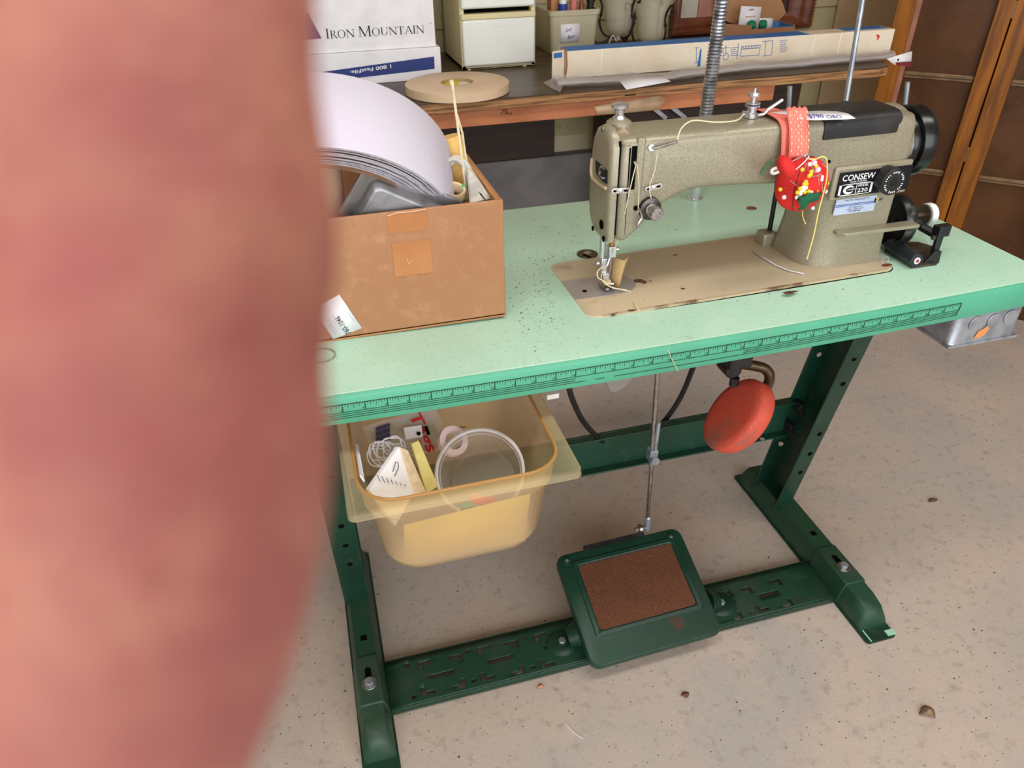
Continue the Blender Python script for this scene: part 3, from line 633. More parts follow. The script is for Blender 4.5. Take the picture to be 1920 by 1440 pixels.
# dealer sticker
ST = part('dealer_sticker', G().box(.777, .8425, .1252, .1262, .829, .8545), sticker_m, SM, 'pale blue dealer sticker')
y1 = .1249
part('sticker_stripe', G().poly([(.777, y1, .8425), (.8425, y1, .8425), (.8425, y1, .8436), (.777, y1, .8436)]).poly([(.777, y1, .8405), (.8425, y1, .8405), (.8425, y1, .8413), (.777, y1, .8413)]), blue_m, ST)
g = G().text('WALTER CHWALULSKI CO.', (.8105, y1, .8478), X, Z, .0026, width=.040, align='C')
g.text('1201 Ridge Road', (.8105, y1, .8372), X, Z, .0018, width=.022, align='C').text('PARMA, OHIO 44129', (.8105, y1, .8345), X, Z, .0018, width=.028, align='C').text('(216) 888-8484', (.8105, y1, .8316), X, Z, .0020, width=.020, align='C', off=.01)
part('sticker_print', g, mat('grey_ink', (60, 62, 84), .7), ST)
part('number_label', G().box(.8395, .8465, .1252, .1258, .8412, .8475), mat('pale_yellow_paper', (232, 216, 140), .6), SM)
part('number_print', G().text('23/99', (.8405, .1248, .8424), X, Z, .0042, width=.0125, off=.012), ink_m, SM)
# front ledge
part('thread_ledge', G().prism([(.786, .120), (.794, .110), (.915, .108), (.915, .127), (.786, .127)], (0, 0, .8005), X, Y, Z * .0055), hammer_m, SM, bevel=.0012)
# black top cover plate
cov = []
for x in (.733, .752, .80, .83, .843, .851):
    k = 0 if x < .84 else (x - .84) / .011
    cov.append([V((x, .1244 + k * .003, .9365)), V((x, .1243 + k * .003, .947)), V((x, .1252, .9555)), V((x, .1285, .9605)), V((x, .135, .9640)), V((x, .144, .9652)), V((x, .185, .9655)), V((x, .2, .9625)), V((x, .2, .955)), V((x, .14, .95))])
CV = part('top_cover', G().loft(cov), mat('black_cover', (30, 30, 32), .42, layers=(('n', 30, (46, 44, 44), .45, .65), ('n', 120, (90, 86, 80), .66, .74, .6))), SM, bevel=.001)
for u, v in ((1545, 238), (1661, 234)):
    p = W(u, v, y=.131); part('cover_screw', G().ball(p, .0036), black_m, CV)
p = W(1598, 235, y=.133); part('oil_window', G().lathe([(.0085, 0), (.0075, .0015), (.0002, .002)], p, V((0, -.55, 1)), 22), mat('dusty_dome', (74, 70, 64), .5), CV)
# thread pretension stand on the arm top
tp_ = W(1408, 217, y=.168)
PT = part('pretension_post', G().lathe([(.0085, -.002), (.0085, .0035), (.006, .0045), (.006, .011), (.0095, .012), (.0095, .0132), (.003, .0142), (.0095, .0155), (.0095, .0165), (.0035, .0175), (.0035, .023), (.0072, .024), (.0078, .0265), (.0072, .029), (.002, .0295), (.002, .0345), (.0001, .0345)], tp_, Z, 26), chrome_m, SM, 'small chrome pretension post')
pe = W(1395, 213, y=.155)
part('guide_nut', G().cyl(pe + V((.006, .004, -.002)), pe, .0042, n=6), chrome_m, PT)
gp = [W(u, v, y=.165) for u, v in ((1420, 216), (1432, 214), (1440, 205), (1467, 187))]
part('guide_arm', G().tube(gp, .0022, 8), chrome_m, PT)
# hand wheel
hc = V((.897, .176, .907))
HW = part('hand_wheel', G().lathe([(.001, -.012), (.041, -.012), (.0445, -.007), (.0445, .0), (.041, .002), (.041, .004), (.0475, .0055), (.049, .0075), (.049, .0255), (.047, .0275), (.03, .0275), (.001, .025)], hc, X, 56), black_m, SM, 'glossy black hand wheel', sharp=40)
part('wheel_groove_ring', G().lathe([(.0435, .0005), (.0445, .0015), (.0435, .0025)], hc - X * .012, X, 48), steel_m, HW)
# threads that run over the machine
def thr(name, pts, m=thread_m, r=.00055, sm=6): return part(name, G().tube(pts, r, 5, sm=sm), m, SM)
thr('upper_thread', [pe, W(1380, 226, y=.13), W(1340, 229, y=.125), W(1300, 226, y=.123), W(1278, 240, y=.121), W(1270, 262, y=.115)], r=.0008)
thr('upper_thread', [p0 + V((.006, -.004, -.003)), W(1228, 318, y=.121), W(1218, 350, y=.12), W(1221, 372, y=.12)], r=.0005)
thr('upper_thread', [W(1196, 400, y=.121), W(1198, 350, y=.121), W(1195, 310, y=.121)], r=.0005)
thr('upper_thread', [W(1193, 307, y=.122), W(1180, 360, y=.121), W(1165, 430, y=.135), W(1153, 464, y=.16), (nx, ny - .006, .795)], r=.0006)
thr('needle_thread', [W(1133, 498, y=.166), W(1121, 508, y=.16), W(1121, 520, y=.158), W(1132, 527, y=.158), W(1145, 538, y=.152), W(1166, 543, y=.148), W(1183, 548, y=.145), W(1185, 560, y=.13), W(1192, 573, y=.10), W(1198, 583, y=.088)], r=.0008)
thr('needle_thread', [W(1136, 497, y=.17), W(1129, 512, y=.165), W(1128, 524, y=.162), W(1140, 536, y=.156), W(1156, 541, y=.15), W(1176, 544, y=.147)], r=.0006)
stain_m = mat('rust_spot', (84, 52, 38), .8, layers=(('n', 300, (120, 88, 64), .5, .62),))
for u, v, r_, a_, k_ in ((1196, 526, .0045, .3, 2.2), (1208, 529, .0035, 2., 1.6), (1219, 527, .0018, 0, 1.3), (1280, 541, .0024, 1, 1.4), (1266, 478, .002, .5, 2.), (1186, 582, .003, .4, 1.8), (1150, 590, .0022, .2, 1.6), (1480, 548, .004, .1, 3.)):
    p = W(u, v, z=bz(.5)); p = W(u, v, z=bz(p.x) + .0003); rg = random.Random(u)
    part('rust_spot', G().poly([p + V((r_ * k_ * math.cos(t) * (1 + .4 * rg.uniform(-1, 1)), r_ * math.sin(t) * (1 + .4 * rg.uniform(-1, 1)), 0)) for t in [2 * math.pi * i / 9 for i in range(9)]]), stain_m, bd)
part('rust_patch', G().lathe([(.009, 0), (.008, .0006), (.0002, .0008)], W(1663, 497, z=bz(.87) + .0003), Z, 12, sc=(.5, 1)), mat('red_rust', (120, 58, 38), .8, layers=(('n', 300, (70, 40, 30), .45, .6),)), bd)
# ------------------------------------------------------------------ things on and around the machine
g = G()
fpts = [W(u, v, y=.166) for u, v in ((1148, 536), (1147, 520), (1150, 498), (1153, 484))]; fp2 = [W(u, v, y=.160) for u, v in ((1163, 534), (1167, 515), (1172, 498), (1179, 481))]
a = g.vs(fpts); b = g.vs([(p + q) / 2 + V((.002, -.004, -.003)) for p, q in zip(fpts, fp2)]); c_ = g.vs(fp2)
for i in range(3): g.f([a[i], a[i + 1], b[i + 1], b[i]]); g.f([b[i], b[i + 1], c_[i + 1], c_[i]])
solo('cloth_scrap', g, tancloth_m, 'small tan cloth scrap standing under the presser foot', 'cloth', fpts[0], solid=.0008)
pp = [W(u, v, z=.7492) for u, v in ((1414, 471), (1432, 483), (1455, 497), (1480, 507), (1508, 513))]
solo('paper_strip', G().strip(pp, V((-.0028, -.0025, .0008))), paper_m, 'curled white paper strip on the bed beside the column', 'paper', pp[2], solid=.0004)
# price tag lying on the arm
tg = [(u, v) for u, v in ((1512, 209), (1535, 208), (1570, 209), (1590, 213), (1604, 222), (1585, 223.5), (1535, 225), (1512, 225))]
pts = [W(u, v, y=.150 if v > 216 else .178) for u, v in tg]
for p in pts: p.z = max(p.z, .9668)
pts = [W(u, v, z=.968) for u, v in tg]
PTG = thing('price_tag', 'white paper price tag with blue handwriting on top of the machine', 'price tag', pts[0])
part('tag_sheet', G().poly(pts), paper_m, PTG, solid=.0005)
part('tag_sheet', G().poly([W(u, v, z=.9675) for u, v in ((1436, 210), (1475, 208.5), (1500, 210), (1505, 224), (1478, 215))]), paper_m, PTG, solid=.0005)
o = W(1518, 221, z=.9688); o2 = W(1549, 221.5, z=.9688); e = W(1580, 219.5, z=.9688)
dx = (e - o).normalized(); dy = V((-dx.y, dx.x, 0))
part('tag_writing', G().text('$790', o, dx, dy, .017, width=.019, shear=.2).text('OBO', o2 + dx * .002, dx, dy, .014, width=.019, shear=.2), blueink_m, PTG)
# ================================================================== around the machine
# bobbin winder
bw = thing('bobbin_winder', 'black bobbin winder with a white bobbin beside the hand wheel', 'bobbin winder', (.94, .13, tz(.94)))
zt_ = tz(.94) + .0005
part('base_plate', G().prism([(.905, .089), (.946, .087), (.950, .10), (.986, .140), (.975, .162), (.93, .175), (.905, .15)], (0, 0, zt_), X, Y, Z * .003), mat('brown_plate', (84, 72, 60), .5, .4, layers=(('n', 40, (64, 54, 46), .4, .65),)), bw, bevel=.0006)
part('pivot_block', G().cyl((.908, .088, zt_ + .012), (.912, .150, zt_ + .012), .0105, n=8), mat('navy_black', (30, 34, 42), .45, layers=(('n', 60, (70, 74, 80), .6, .75),)), bw, bevel=.001)
part('end_screw', G().cyl((.908, .088, zt_ + .012), (.908, .0865, zt_ + .012), .005, n=14), white_m, bw)
part('end_screw_dot', G().cyl((.908, .0865, zt_ + .012), (.908, .0860, zt_ + .012), .0028, n=12), mat('red_dot', (170, 60, 60), .5), bw)
pw_c = V((.915, .160, .793))
WH = part('winder_wheel', G().lathe([(.002, .006), (.031, .006), (.033, .002), (.034, -.006), (.037, -.008), (.0395, -.005), (.040, .004), (.038, .010), (.002, .012)], pw_c, X, 44), mat('worn_black_rim', (40, 40, 42), .3, .4, layers=(('n', 60, (100, 98, 96), .58, .72),)), bw, sharp=40)
part('wheel_hollow', G().lathe([(.0315, -.0005), (.002, -.0005)], pw_c + X * .0068, X, 36), seam_m, WH)
part('bracket', G().prism([(.0, .0), (.022, .0), (.016, .03), (.0, .034)], (.925, .155, zt_ + .003), X, Z, Y * .004), blackp_m, bw)
sp = W(1735, 402, y=.155)
part('spindle', G().cyl(W(1712, 405, y=.155), sp + X * .004, .0045, n=12), mat('oily_steel', (120, 104, 88), .35, .8), bw)
part('bobbin', G().lathe([(.004, -.002), (.0150, -.002), (.0150, .0), (.004, .001)], sp - X * .002, X, 24), mat('bobbin_steel', (120, 108, 96), .3, .8), bw)
part('bobbin_thread', G().lathe([(.004, .001), (.0160, .001), (.0165, .003), (.0165, .009), (.0160, .011), (.004, .011)], sp - X * .001, X, 28), white_m, bw, 'white thread wound on the bobbin')
part('loose_thread', G().tube([W(1741, 424, y=.150), W(1738, 445, y=.149), W(1742, 457, y=.148)], .0004, 4), white_m, bw)
e1, e2, e3, e4 = W(1728, 425, y=.145), W(1755, 440, y=.125), W(1752, 480, y=.105), W(1754, 430, y=.122)
part('link_arm', G().tube([W(1718, 412, y=.15), e1, e2], .0065, 8), blackp_m, bw)
part('upright', G().prism([(-.005, .0), (.005, .0), (.006, .052), (-.005, .052)], W(1750, 488, y=.1), X, Z, Y * .006), blackp_m, bw, bevel=.001)
part('foot_bracket', G().prism([(-.02, 0), (.012, 0), (.010, .022), (.0, .024)], W(1747, 499, y=.092), X, Z, Y * .005), blackp_m, bw, bevel=.001)
part('thumb_lever', G().obox(W(1765, 432, y=.115), X, Y, Z, .012, .006, .009), blackp_m, bw, bevel=.002)
for u, v in ((1749, 445), (1748, 482)):
    p = W(u, v, y=.098); part('pivot_screw', G().cyl(p, p - Y * .003, .0035, n=12), mat('dull_screw', (80, 78, 76), .4, .8) if 'dull_screw' not in MATS else MATS['dull_screw'], bw)
# clear glass tube lying by the bed
p0_ = W(1660, 489, z=tz(.88) + .008); p1_ = p0_ + V((-.004, .05, 0))
solo('glass_tube', G().lathe([(.0045, 0), (.0072, 0), (.0072, .05), (.0001, .05)], p0_, p1_ - p0_, 20), clearpl_m, 'small clear tube lying behind the machine bed corner', 'tube', p0_)
# gooseneck lamp
gl = thing('gooseneck_lamp', 'shiny segmented metal gooseneck lamp arm rising behind the machine', 'lamp', (.746, .457, tz(.746)))
zb_ = tz(.746)
part('lamp_base', G().lathe([(.014, 0), (.014, .003), (.0105, .004), (.0105, .028), (.0001, .028)], (.746, .457, zb_), Z, 26), chrome_m, gl)
axis = lambda t: V((.746 + .003 * t + .012 * t * t, .457 + .004 * t, zb_ + .026 + t * .56))
prof = []
NS = 108
for i in range(NS):
    prof += [(.0082, i / NS + .0005), (.0112, (i + .3) / NS), (.0112, (i + .72) / NS)]
rings = []
for r, t in prof:
    c = axis(t); rings.append([c + V((math.cos(a) * r, math.sin(a) * r, 0)) for a in [2 * math.pi * k / 20 for k in range(20)]])
part('gooseneck', G().loft(rings), mat('flex_chrome', (196, 196, 200), .25, .7, layers=(('n', 60, (130, 130, 134), .4, .65),)), gl, sharp=25)
c = axis(1)
part('lamp_shade', G().lathe([(.012, .0), (.022, .02), (.03, .03), (.055, .09), (.052, .09), (.028, .032), (.01, .02)], c, V((-.5, -.75, .25)), 30), galv_m, gl)
# thread stand
tsx, tsy = .976, .43
ts = thing('thread_stand', 'thin metal thread stand with two spool pins behind the machine', 'thread stand', (tsx, tsy, tz(tsx)))
part('stand_base', G().lathe([(.03, 0), (.03, .004), (.012, .007), (.008, .02), (.0001, .02)], (tsx, tsy, tz(tsx)), Z, 26), blackp_m, ts)
part('tall_rod', G().tube([(tsx, tsy, tz(tsx)), W(1585, 195, y=tsy), W(1617, 0, y=tsy), W(1630, -80, y=tsy)], .0046, 10), galv_m, ts)
pa = W(1480, 212, y=tsy); pb_ = W(1697, 214, y=tsy)
part('cross_arm', G().tube([pa, W(1560, 208, y=tsy), W(1600, 206, y=tsy), pb_], .004, 8, sm=4), blackp_m, ts)
for (u, v), b in (((1481, 162), pa), ((1702, 154), pb_)): part('spool_pin', G().cyl(b - Z * .012, W(u, v, y=tsy), .0042, n=12), galv_m, ts)
part('black_hook', G().tube([W(u, v, y=.30) for u, v in ((1563, 206), (1572, 199), (1588, 196), (1598, 200), (1601, 208))], .0055, 8, sm=4), blackp_m, ts)
part('hook_screw', G().cyl(W(1586, 209, y=.25), W(1586, 203, y=.25), .0035, n=10), galv_m, ts)
# ------------------------------------------------------------------ pincushion with ribbon
pc_ = W(1503, 345, y=.098)
PC = thing('pincushion', 'red tomato pincushion full of pins hanging on a coral ribbon', 'pincushion', pc_ - Z * .04)
R0 = .0355
rings = []
for i in range(15):
    th = math.pi * i / 14
    ring = []
    for k in range(36):
        a = 2 * math.pi * k / 36; lob = 1 - .06 * abs(math.sin(2 * a + .4)) ** 6
        r = R0 * max(math.sin(th), .001) ** .85 * lob
        ring.append(pc_ + V((r * math.cos(a), (r * math.sin(a)) * .72, -R0 * .98 * math.cos(th))))
    rings.append(ring)
part('cushion', G().loft(rings), red_m, PC, sharp=80)
vp = W(1474, 313, y=.078)
part('heart_pepper', G().lathe([(.0002, .0165), (.006, .014), (.0115, .006), (.012, -.003), (.009, -.010), (.0035, -.0145), (.0002, -.015)], vp, V((.5, -.35, -.75)) * -1, 22, sc=(1, .8)), red_m, PC, 'small red felt strawberry')
gv_ = W(1516, 371, y=.068)
for k, (dx_, dz_, ang) in enumerate(((0, .002, 0), (-.008, -.003, 2.6), (.008, .0, .5), (-.004, -.007, 3.9))):
    d = V((math.cos(ang), 0, math.sin(ang))); n = V((-math.sin(ang), 0, math.cos(ang))); o_ = gv_ + V((dx_, 0, dz_))
    part('felt_leaf', G().loft([[o_ + d * t * .011 + n * wq * s_ + V((0, -.002 * (1 - abs(t)) - yy, 0)) for s_ in (-1, 0, 1)] for t, wq, yy in ((-1, .0005, 0), (-.4, .0045, .001), (.3, .0055, .0015), (1, .0005, 0))], cap=False), leaf_m, PC, solid=.0006)
for a in (0.3, 1.5, 2.7, 4.0): part('segment_thread', G().tube([pc_ + V((R0 * 1.0 * math.sin(t) * math.cos(a), R0 * .73 * math.sin(t) * math.sin(a), R0 * math.cos(t))) for t in [math.pi * i / 16 for i in range(17)]], .0005, 4), MATS['dull_screw'], PC)
pins_y = [(1463, 355), (1504, 318), (1521, 322), (1530, 311), (1520, 327), (1517, 330), (1511, 341), (1512, 345), (1508, 345), (1500, 354), (1495, 361), (1509, 360), (1516, 359), (1531, 357), (1546, 337), (1551, 344)]
pins_w = [(1470, 370), (1518, 308), (1494, 370), (1506, 351), (1511, 352), (1506, 356), (1502, 358), (1501, 363), (1521, 361), (1533, 367), (1507, 381), (1524, 390), (1540, 337), (1541, 332), (1548, 359)]
for lst, m in ((pins_y, ypin_m), (pins_w, wpin_m)):
    for u, v in lst:
        q = W(u, v, y=.098); dx2 = ((q.x - pc_.x) / R0) ** 2 + ((q.z - pc_.z) / R0) ** 2
        yy = .098 - .72 * R0 * math.sqrt(max(0.05, 1 - min(.95, dx2))) - .006
        h = W(u, v, y=yy); tgt = h + (pc_ - h) * .6
        pn = part('pin', G().cyl(h, tgt, .0004, n=5), chrome_m, PC); part('pin_head', G().ball(h, .0027, n=10, m=6), m, pn)
for u, v in ((1526, 305), (1533, 318)):
    h = W(u, v, y=.078); pn = part('pin', G().cyl(h, h + (pc_ - h) * .5, .0004, n=5), chrome_m, PC); part('pin_head', G().ball(h, .004, n=12, m=7), mat('pearl_head' if 'pearl_head' not in MATS else 'pearl_head2', (244, 214, 232), .2), pn)
for (u0, v0), (u1, v1) in (((1482, 339), (1498, 351)), ((1515, 304), (1515, 320)), ((1521, 311), (1528, 324)), ((1523, 332), (1540, 326)), ((1521, 330), (1536, 330)), ((1535, 336), (1537, 356)), ((1541, 340), (1542, 360)), ((1512, 306), (1508, 321)), ((1499, 368), (1511, 375)), ((1542, 306), (1556, 322))):
    part('needle', G().cyl(W(u0, v0, y=.073), W(u1, v1, y=.076), .0006, n=6), chrome_m, PC)
part('safety_pin', G().tube([W(u, v, y=.07) for u, v in ((1486, 302), (1508, 291), (1513, 289), (1517, 293), (1513, 297), (1509, 293), (1511, 290)) ], .0007, 6, sm=3).tube([W(u, v, y=.07) for u, v in ((1517, 293), (1506, 306), (1492, 318))], .0008, 6), chrome_m, PC)
part('safety_pin', G().tube([W(u, v, y=.10) for u, v in ((1462, 313), (1449, 318), (1447, 323), (1452, 325), (1461, 321))], .0022, 8, sm=4), wplast_m, PC)
part('yellow_elastic', G().tube([W(u, v, y=.075) for u, v in ((1516, 298), (1530, 298), (1540, 294), (1549, 297), (1551, 312), (1550, 335), (1544, 362), (1534, 400), (1526, 440), (1513, 486))], .0008, 6, sm=4), yelthread_m, PC)
part('yellow_elastic', G().tube([W(u, v, y=.095) for u, v in ((1505, 393), (1505, 405), (1509, 417), (1511, 420))], .0006, 6, sm=3), yelthread_m, PC)
part('green_thread_end', G().tube([W(u, v, y=.122) for u, v in ((1427, 329), (1434, 318), (1444, 303))], .0015, 6).tube([W(u, v, y=.120) for u, v in ((1444, 303), (1455, 298), (1468, 298))], .0005, 5, sm=3), greenthread_m, PC)
# ribbon over the arm
rx0, rx1 = W(1476, 200, z=.975).x, W(1512, 200, z=.975).x
rx0, rx1 = .7015, .7265
path = [(.20, .94, 0), (.203, .955, 0), (.196, .964, 0), (.17, .9665, 0), (.142, .9655, 0), (.130, .961, 0), (.1235, .952, 0), (.1185, .935, 0), (.113, .915, 0), (.106, .896, 0), (.103, .884, 0)]
def rib(off, xs0, xs1, yo):
    g = G(); a = [V((xs0 + off * 0, y - yo, z + yo)) for y, z, _ in path]; b = [V((xs1, y - yo, z + yo)) for y, z, _ in path]
    A_, B_ = smooth(a, 3), smooth(b, 3); n = len(A_); cols = 6
    vv = [[g.b.verts.new(A_[i] + (B_[i] - A_[i]) * j / cols + V((0, -.0012 * math.sin(j * 2.1 + off), 0))) for j in range(cols + 1)] for i in range(n)]
    for i in range(n - 1):
        for j in range(cols): g.f([vv[i][j], vv[i + 1][j], vv[i + 1][j + 1], vv[i][j + 1]])
    return g
part('ribbon', rib(0, .668, .6955, .0005), coral_m, PC, solid=.0006)
# upper ribbon end standing up with pinked edge, nearest the viewer
tl, tr_ = W(1474, 203, y=.136), W(1513, 203, y=.136)
bl, br_ = W(1478, 296, y=.108), W(1514, 296, y=.108)
g = G(); rows = 14; cols = 8
fn = lambda i, j: (tl.lerp(bl, i / rows)).lerp(tr_.lerp(br_, i / rows), j / cols) + V((0, -.004 * math.sin(math.pi * i / rows) - .0010 * math.sin(j * 1.9), .001 * math.sin(math.pi * i / rows)))
vv = [[g.b.verts.new(fn(i, j) + (Z * (.0025 if (i == 0 and j % 2) else 0))) for j in range(cols + 1)] for i in range(rows + 1)]
for i in range(rows):
    for j in range(cols): g.f([vv[i][j], vv[i][j + 1], vv[i + 1][j + 1], vv[i + 1][j]])
RBN = part('ribbon_end', g, coral_m, PC, 'coral ribbon with cream dots and pinked edge', solid=.0006)
for i in range(1, rows):
    for j in range(4):
        q = fn(i, j * 2 + .7 + (.8 if i % 2 else 0)); big = (i + j) % 2 == 0
        part('ribbon_dot', G().lathe([(.0014 if big else .0008, 0), (.0002, .0004)], q + V((0, -.0009, .0004)), V((0, -1, .3)), 8, sc=(.7, 1.3)), dot_m, RBN)
# ================================================================== amber tub hanging under the table
tubz = .66
TB = thing('plastic_tub', 'amber translucent plastic food pan used as a drawer under the table', 'tub', (.197, .06, .51))
def rr(z, x0, x1, y0, y1, r): return [V((x, y, z)) for x, y in rrect(x0, x1, y0, y1, r, 7)]
T0 = (.0635, .3305, -.1045, .218)
inn = (.0795, .3145, -.0865, .20)
part('tub_rim', G().loft([rr(tubz - .009, T0[0] - .001, T0[1] + .001, T0[2] - .001, T0[3] + .001, .010), rr(tubz - .001, *T0, .010), rr(tubz, T0[0] + .003, T0[1] - .003, T0[2] + .003, T0[3] - .003, .010), rr(tubz - .001, T0[0] + .006, T0[1] - .006, T0[2] + .006, T0[3] - .006, .010), rr(tubz - .002, inn[0] - .003, inn[1] + .003, inn[2] - .003, inn[3] + .003, .046), rr(tubz - .005, *inn, .045)], cap=False), rimpl_m, TB, 'clear flanged rim', sharp=40)
part('rim_bead', G().tube(rr(tubz - .0035, inn[0] - .001, inn[1] + .001, inn[2] - .001, inn[3] + .001, .045), .0022, 6, closed=True), mat('amber_bead', (186, 138, 78), .3), TB)
k = .008
part('tub_body', G().loft([rr(tubz - .005, *inn, .045), rr(tubz - .038, inn[0] + .002, inn[1] - .002, inn[2] + .002, inn[3] - .002, .045), rr(tubz - .042, inn[0] + .007, inn[1] - .007, inn[2] + .007, inn[3] - .007, .042), rr(.535, inn[0] + .017, inn[1] - .017, inn[2] + .014, inn[3] - .014, .042), rr(.520, inn[0] + .022, inn[1] - .022, inn[2] + .019, inn[3] - .019, .042), rr(.512, inn[0] + .032, inn[1] - .032, inn[2] + .030, inn[3] - .030, .036), rr(.510, inn[0] + .05, inn[1] - .05, inn[2] + .05, inn[3] - .05, .03)], cap=False).poly(rr(.510, inn[0] + .05, inn[1] - .05, inn[2] + .05, inn[3] - .05, .03)), amberpl_m, TB, sharp=60)
# contents
yc = inn[2] + .016
ys_ = [W(u, v, y=yc) for u, v in ((757, 985), (995, 925), (985, 1028), (760, 1056))]
for q_ in ys_[2:]: q_.z = max(q_.z, .527); q_.y += .004
solo('yellow_card', G().poly(ys_), mat('pale_yellow_card', (236, 216, 128), .7, layers=(('n', 20, (226, 204, 112), .4, .65),)), 'pale yellow card standing against the front of the tub', 'card', ys_[3], solid=.0008)
def slabq(px, ys, th, rev=False):
    q = [W(u, v, y=y) for (u, v), y in zip(px, ys)]; n = (q[1] - q[0]).cross(q[3] - q[0]).normalized()
    if n.dot(CF) < 0: n = -n
    g = G(); a = g.vs(q); b = g.vs([p + n * th for p in q]); g.f(a); g.f(b)
    for i in range(4): g.f([a[i], a[(i + 1) % 4], b[(i + 1) % 4], b[i]])
    return g, q, n
g, q, n = slabq([(692, 918), (748, 838), (776, 925), (742, 985)], [-.045, .0, -.02, -.05], .006)
BK = thing('booklet', 'white booklet with a small ink sketch tilted in the tub', 'booklet', q[3])
part('cover', g, paper_m, BK)
part('pages', slabq([(748, 838), (765, 845), (800, 925), (776, 928)], [.0, .004, -.016, -.02], .004)[0], mat('page_edges', (228, 206, 176), .8, layers=(('n', 90, (206, 182, 150), .4, .65),)), BK)
o_ = (q[0] + q[1] + q[2]) / 3; bx_ = (q[1] - q[0]).normalized(); by_ = n.cross(bx_).normalized(); ofs = -n * .0006
sk = [(-.012, .004), (-.006, .010), (.0, .006), (.006, .012), (.012, .008), (.006, .004), (.010, -.002), (.002, -.004), (-.004, -.010), (-.008, -.002), (-.014, -.004)]
part('sketch', G().tube([W(u, v, y=-.018 + (880 - v) * .0002) - n * .0012 for u, v in ((745, 868), (741, 866), (738, 875), (735, 884), (729, 880), (726, 888), (733, 893), (730, 901), (727, 908), (731, 906), (737, 895), (742, 886), (746, 876), (745, 868))], .0005, 4, sm=3), mat('sketch_ink', (70, 62, 70), .8), BK)
g = G()
for k2 in range(7):
    a = W(712 + k2 * 8, 903 + k2 * 1.5, y=-.035 + k2 * .002) - n * .0012; b = W(706 + k2 * 8.5, 890 + k2 * 3, y=-.033 + k2 * .002) - n * .0012
    g.tube([a, b], .0004, 4)
part('text_lines', g, MATS['sketch_ink'], BK)
g, q, n = slabq([(772, 832), (785, 826), (822, 912), (800, 925)], [.008, .012, -.008, -.012], .004)
solo('yellow_tag_board', g, mat('straw_board', (214, 200, 130), .8, layers=(('n', 60, (200, 184, 112), .4, .65),)), 'narrow straw yellow board leaning beside the booklet', 'board', q[3])
g, q, n = slabq([(684, 806), (800, 768), (836, 838), (712, 866)], [.12, .13, .085, .075], .004)
TGP = thing('tag_package', 'clear blister package with red lettering and a barcode at the back', 'package', q[3])
part('backing_card', g, mat('cream_card', (226, 212, 178), .6, layers=(('n', 40, (214, 198, 160), .4, .65),)), TGP)
gx = (q[2] - q[1]).normalized(); gy = (q[1] - q[0]).normalized(); of = -n * .0008
part('red_letters', G().text('Tags', W(766, 778, y=.118) + of, gx, gy, .016, width=.06, off=.02), mat('red_ink', (206, 40, 36), .6), TGP)
g = G()
for k2 in range(9): g.obox(W(718, 800 + k2 * 3.4, y=.110 - k2 * .002) + of, gy, gx, n, .010, .0008 if k2 % 3 else .0014, .0002)
part('barcode', g, mat('barcode_ink', (66, 66, 96), .7), TGP)
g2, q2, n2 = slabq([(757, 802), (790, 797), (793, 818), (761, 824)], [.088, .09, .078, .076], .002)
part('small_label', g2, paper_m, TGP); part('label_dot', G().ball(W(785, 813, y=.079), .0028), seam_m, TGP)
part('black_mark', slabq([(795, 800), (801, 798), (807, 814), (801, 816)], [.095, .095, .085, .085], .001)[0], seam_m, TGP)
part('blister', slabq([(680, 800), (815, 760), (850, 838), (705, 872)], [.115, .125, .08, .07], .001)[0], clearpl_m, TGP)
g = G()
for k2 in range(8):
    c = W(712 + (k2 % 4) * 9, 858 - k2 * 3.0, y=.03); rr_ = .013 + .006 * random.random(); tl_ = random.uniform(-.6, .6)
    g.tube([c + V((rr_ * math.cos(a), .6 * rr_ * math.sin(a), rr_ * .7 * math.sin(a + tl_) + .002 * math.sin(3 * a))) for a in [2 * math.pi * i / 18 for i in range(18)]], .0009, 5, closed=True)
solo('string_bundle', g, mat('white_string', (240, 240, 246), .7), 'tangled bundle of white string beside the package', 'string', W(715, 862, y=.045))
cc_ = W(900, 885, y=-.005); ca = (CP - cc_).normalized() * .75 + V((-.15, -.1, .5)); ca.normalize()
DC = thing('deli_cup', 'round clear plastic cup with a thick rim lying in the tub', 'cup', cc_ - ca * .045)
part('cup_wall', G().lathe([(.040, -.045), (.043, -.042), (.053, .0), (.055, .003)], cc_, ca, 44), clearpl_m, DC)
part('cup_ring', G().lathe([(.051, -.004), (.0525, -.003), (.0525, -.001), (.051, 0)], cc_, ca, 44), MATS['plastic_film'], DC)
part('cup_bottom', G().lathe([(.0002, -.0435), (.041, -.0435)], cc_, ca, 40), clearpl_m, DC)
part('cup_rim', G().lathe([(.0535, .001), (.057, .0015), (.0575, .004), (.055, .0055), (.0535, .004)], cc_, ca, 48), clear('rim_plastic', (236, 234, 238), .35, .12), DC)
g, q, n = slabq([(880, 941), (888, 926), (930, 934), (925, 950)], [-.06, -.05, -.055, -.062], .002)
solo('red_scrap', g, mat('red_plastic', (230, 66, 56), .5), 'red plastic piece under the clear cup', 'scrap', q[0])
solo('teal_scrap', G().obox(W(876, 951, y=-.062), X, Y, Z, .008, .004, .006), mat('teal_plastic', (70, 160, 130), .5), 'small teal scrap beside the red piece', 'scrap', W(876, 951, y=-.062), bevel=.002)
g = G().lathe([(.012, -.004), (.020, -.004), (.020, .006), (.012, .006)], W(848, 828, y=.05), V((.3, -.6, .7)), 26)
solo('pink_spool', g, mat('pale_pink_plastic', (232, 208, 208), .4), 'pale pink ring spool lying behind the clear cup', 'spool', W(848, 828, y=.05))
g = G()
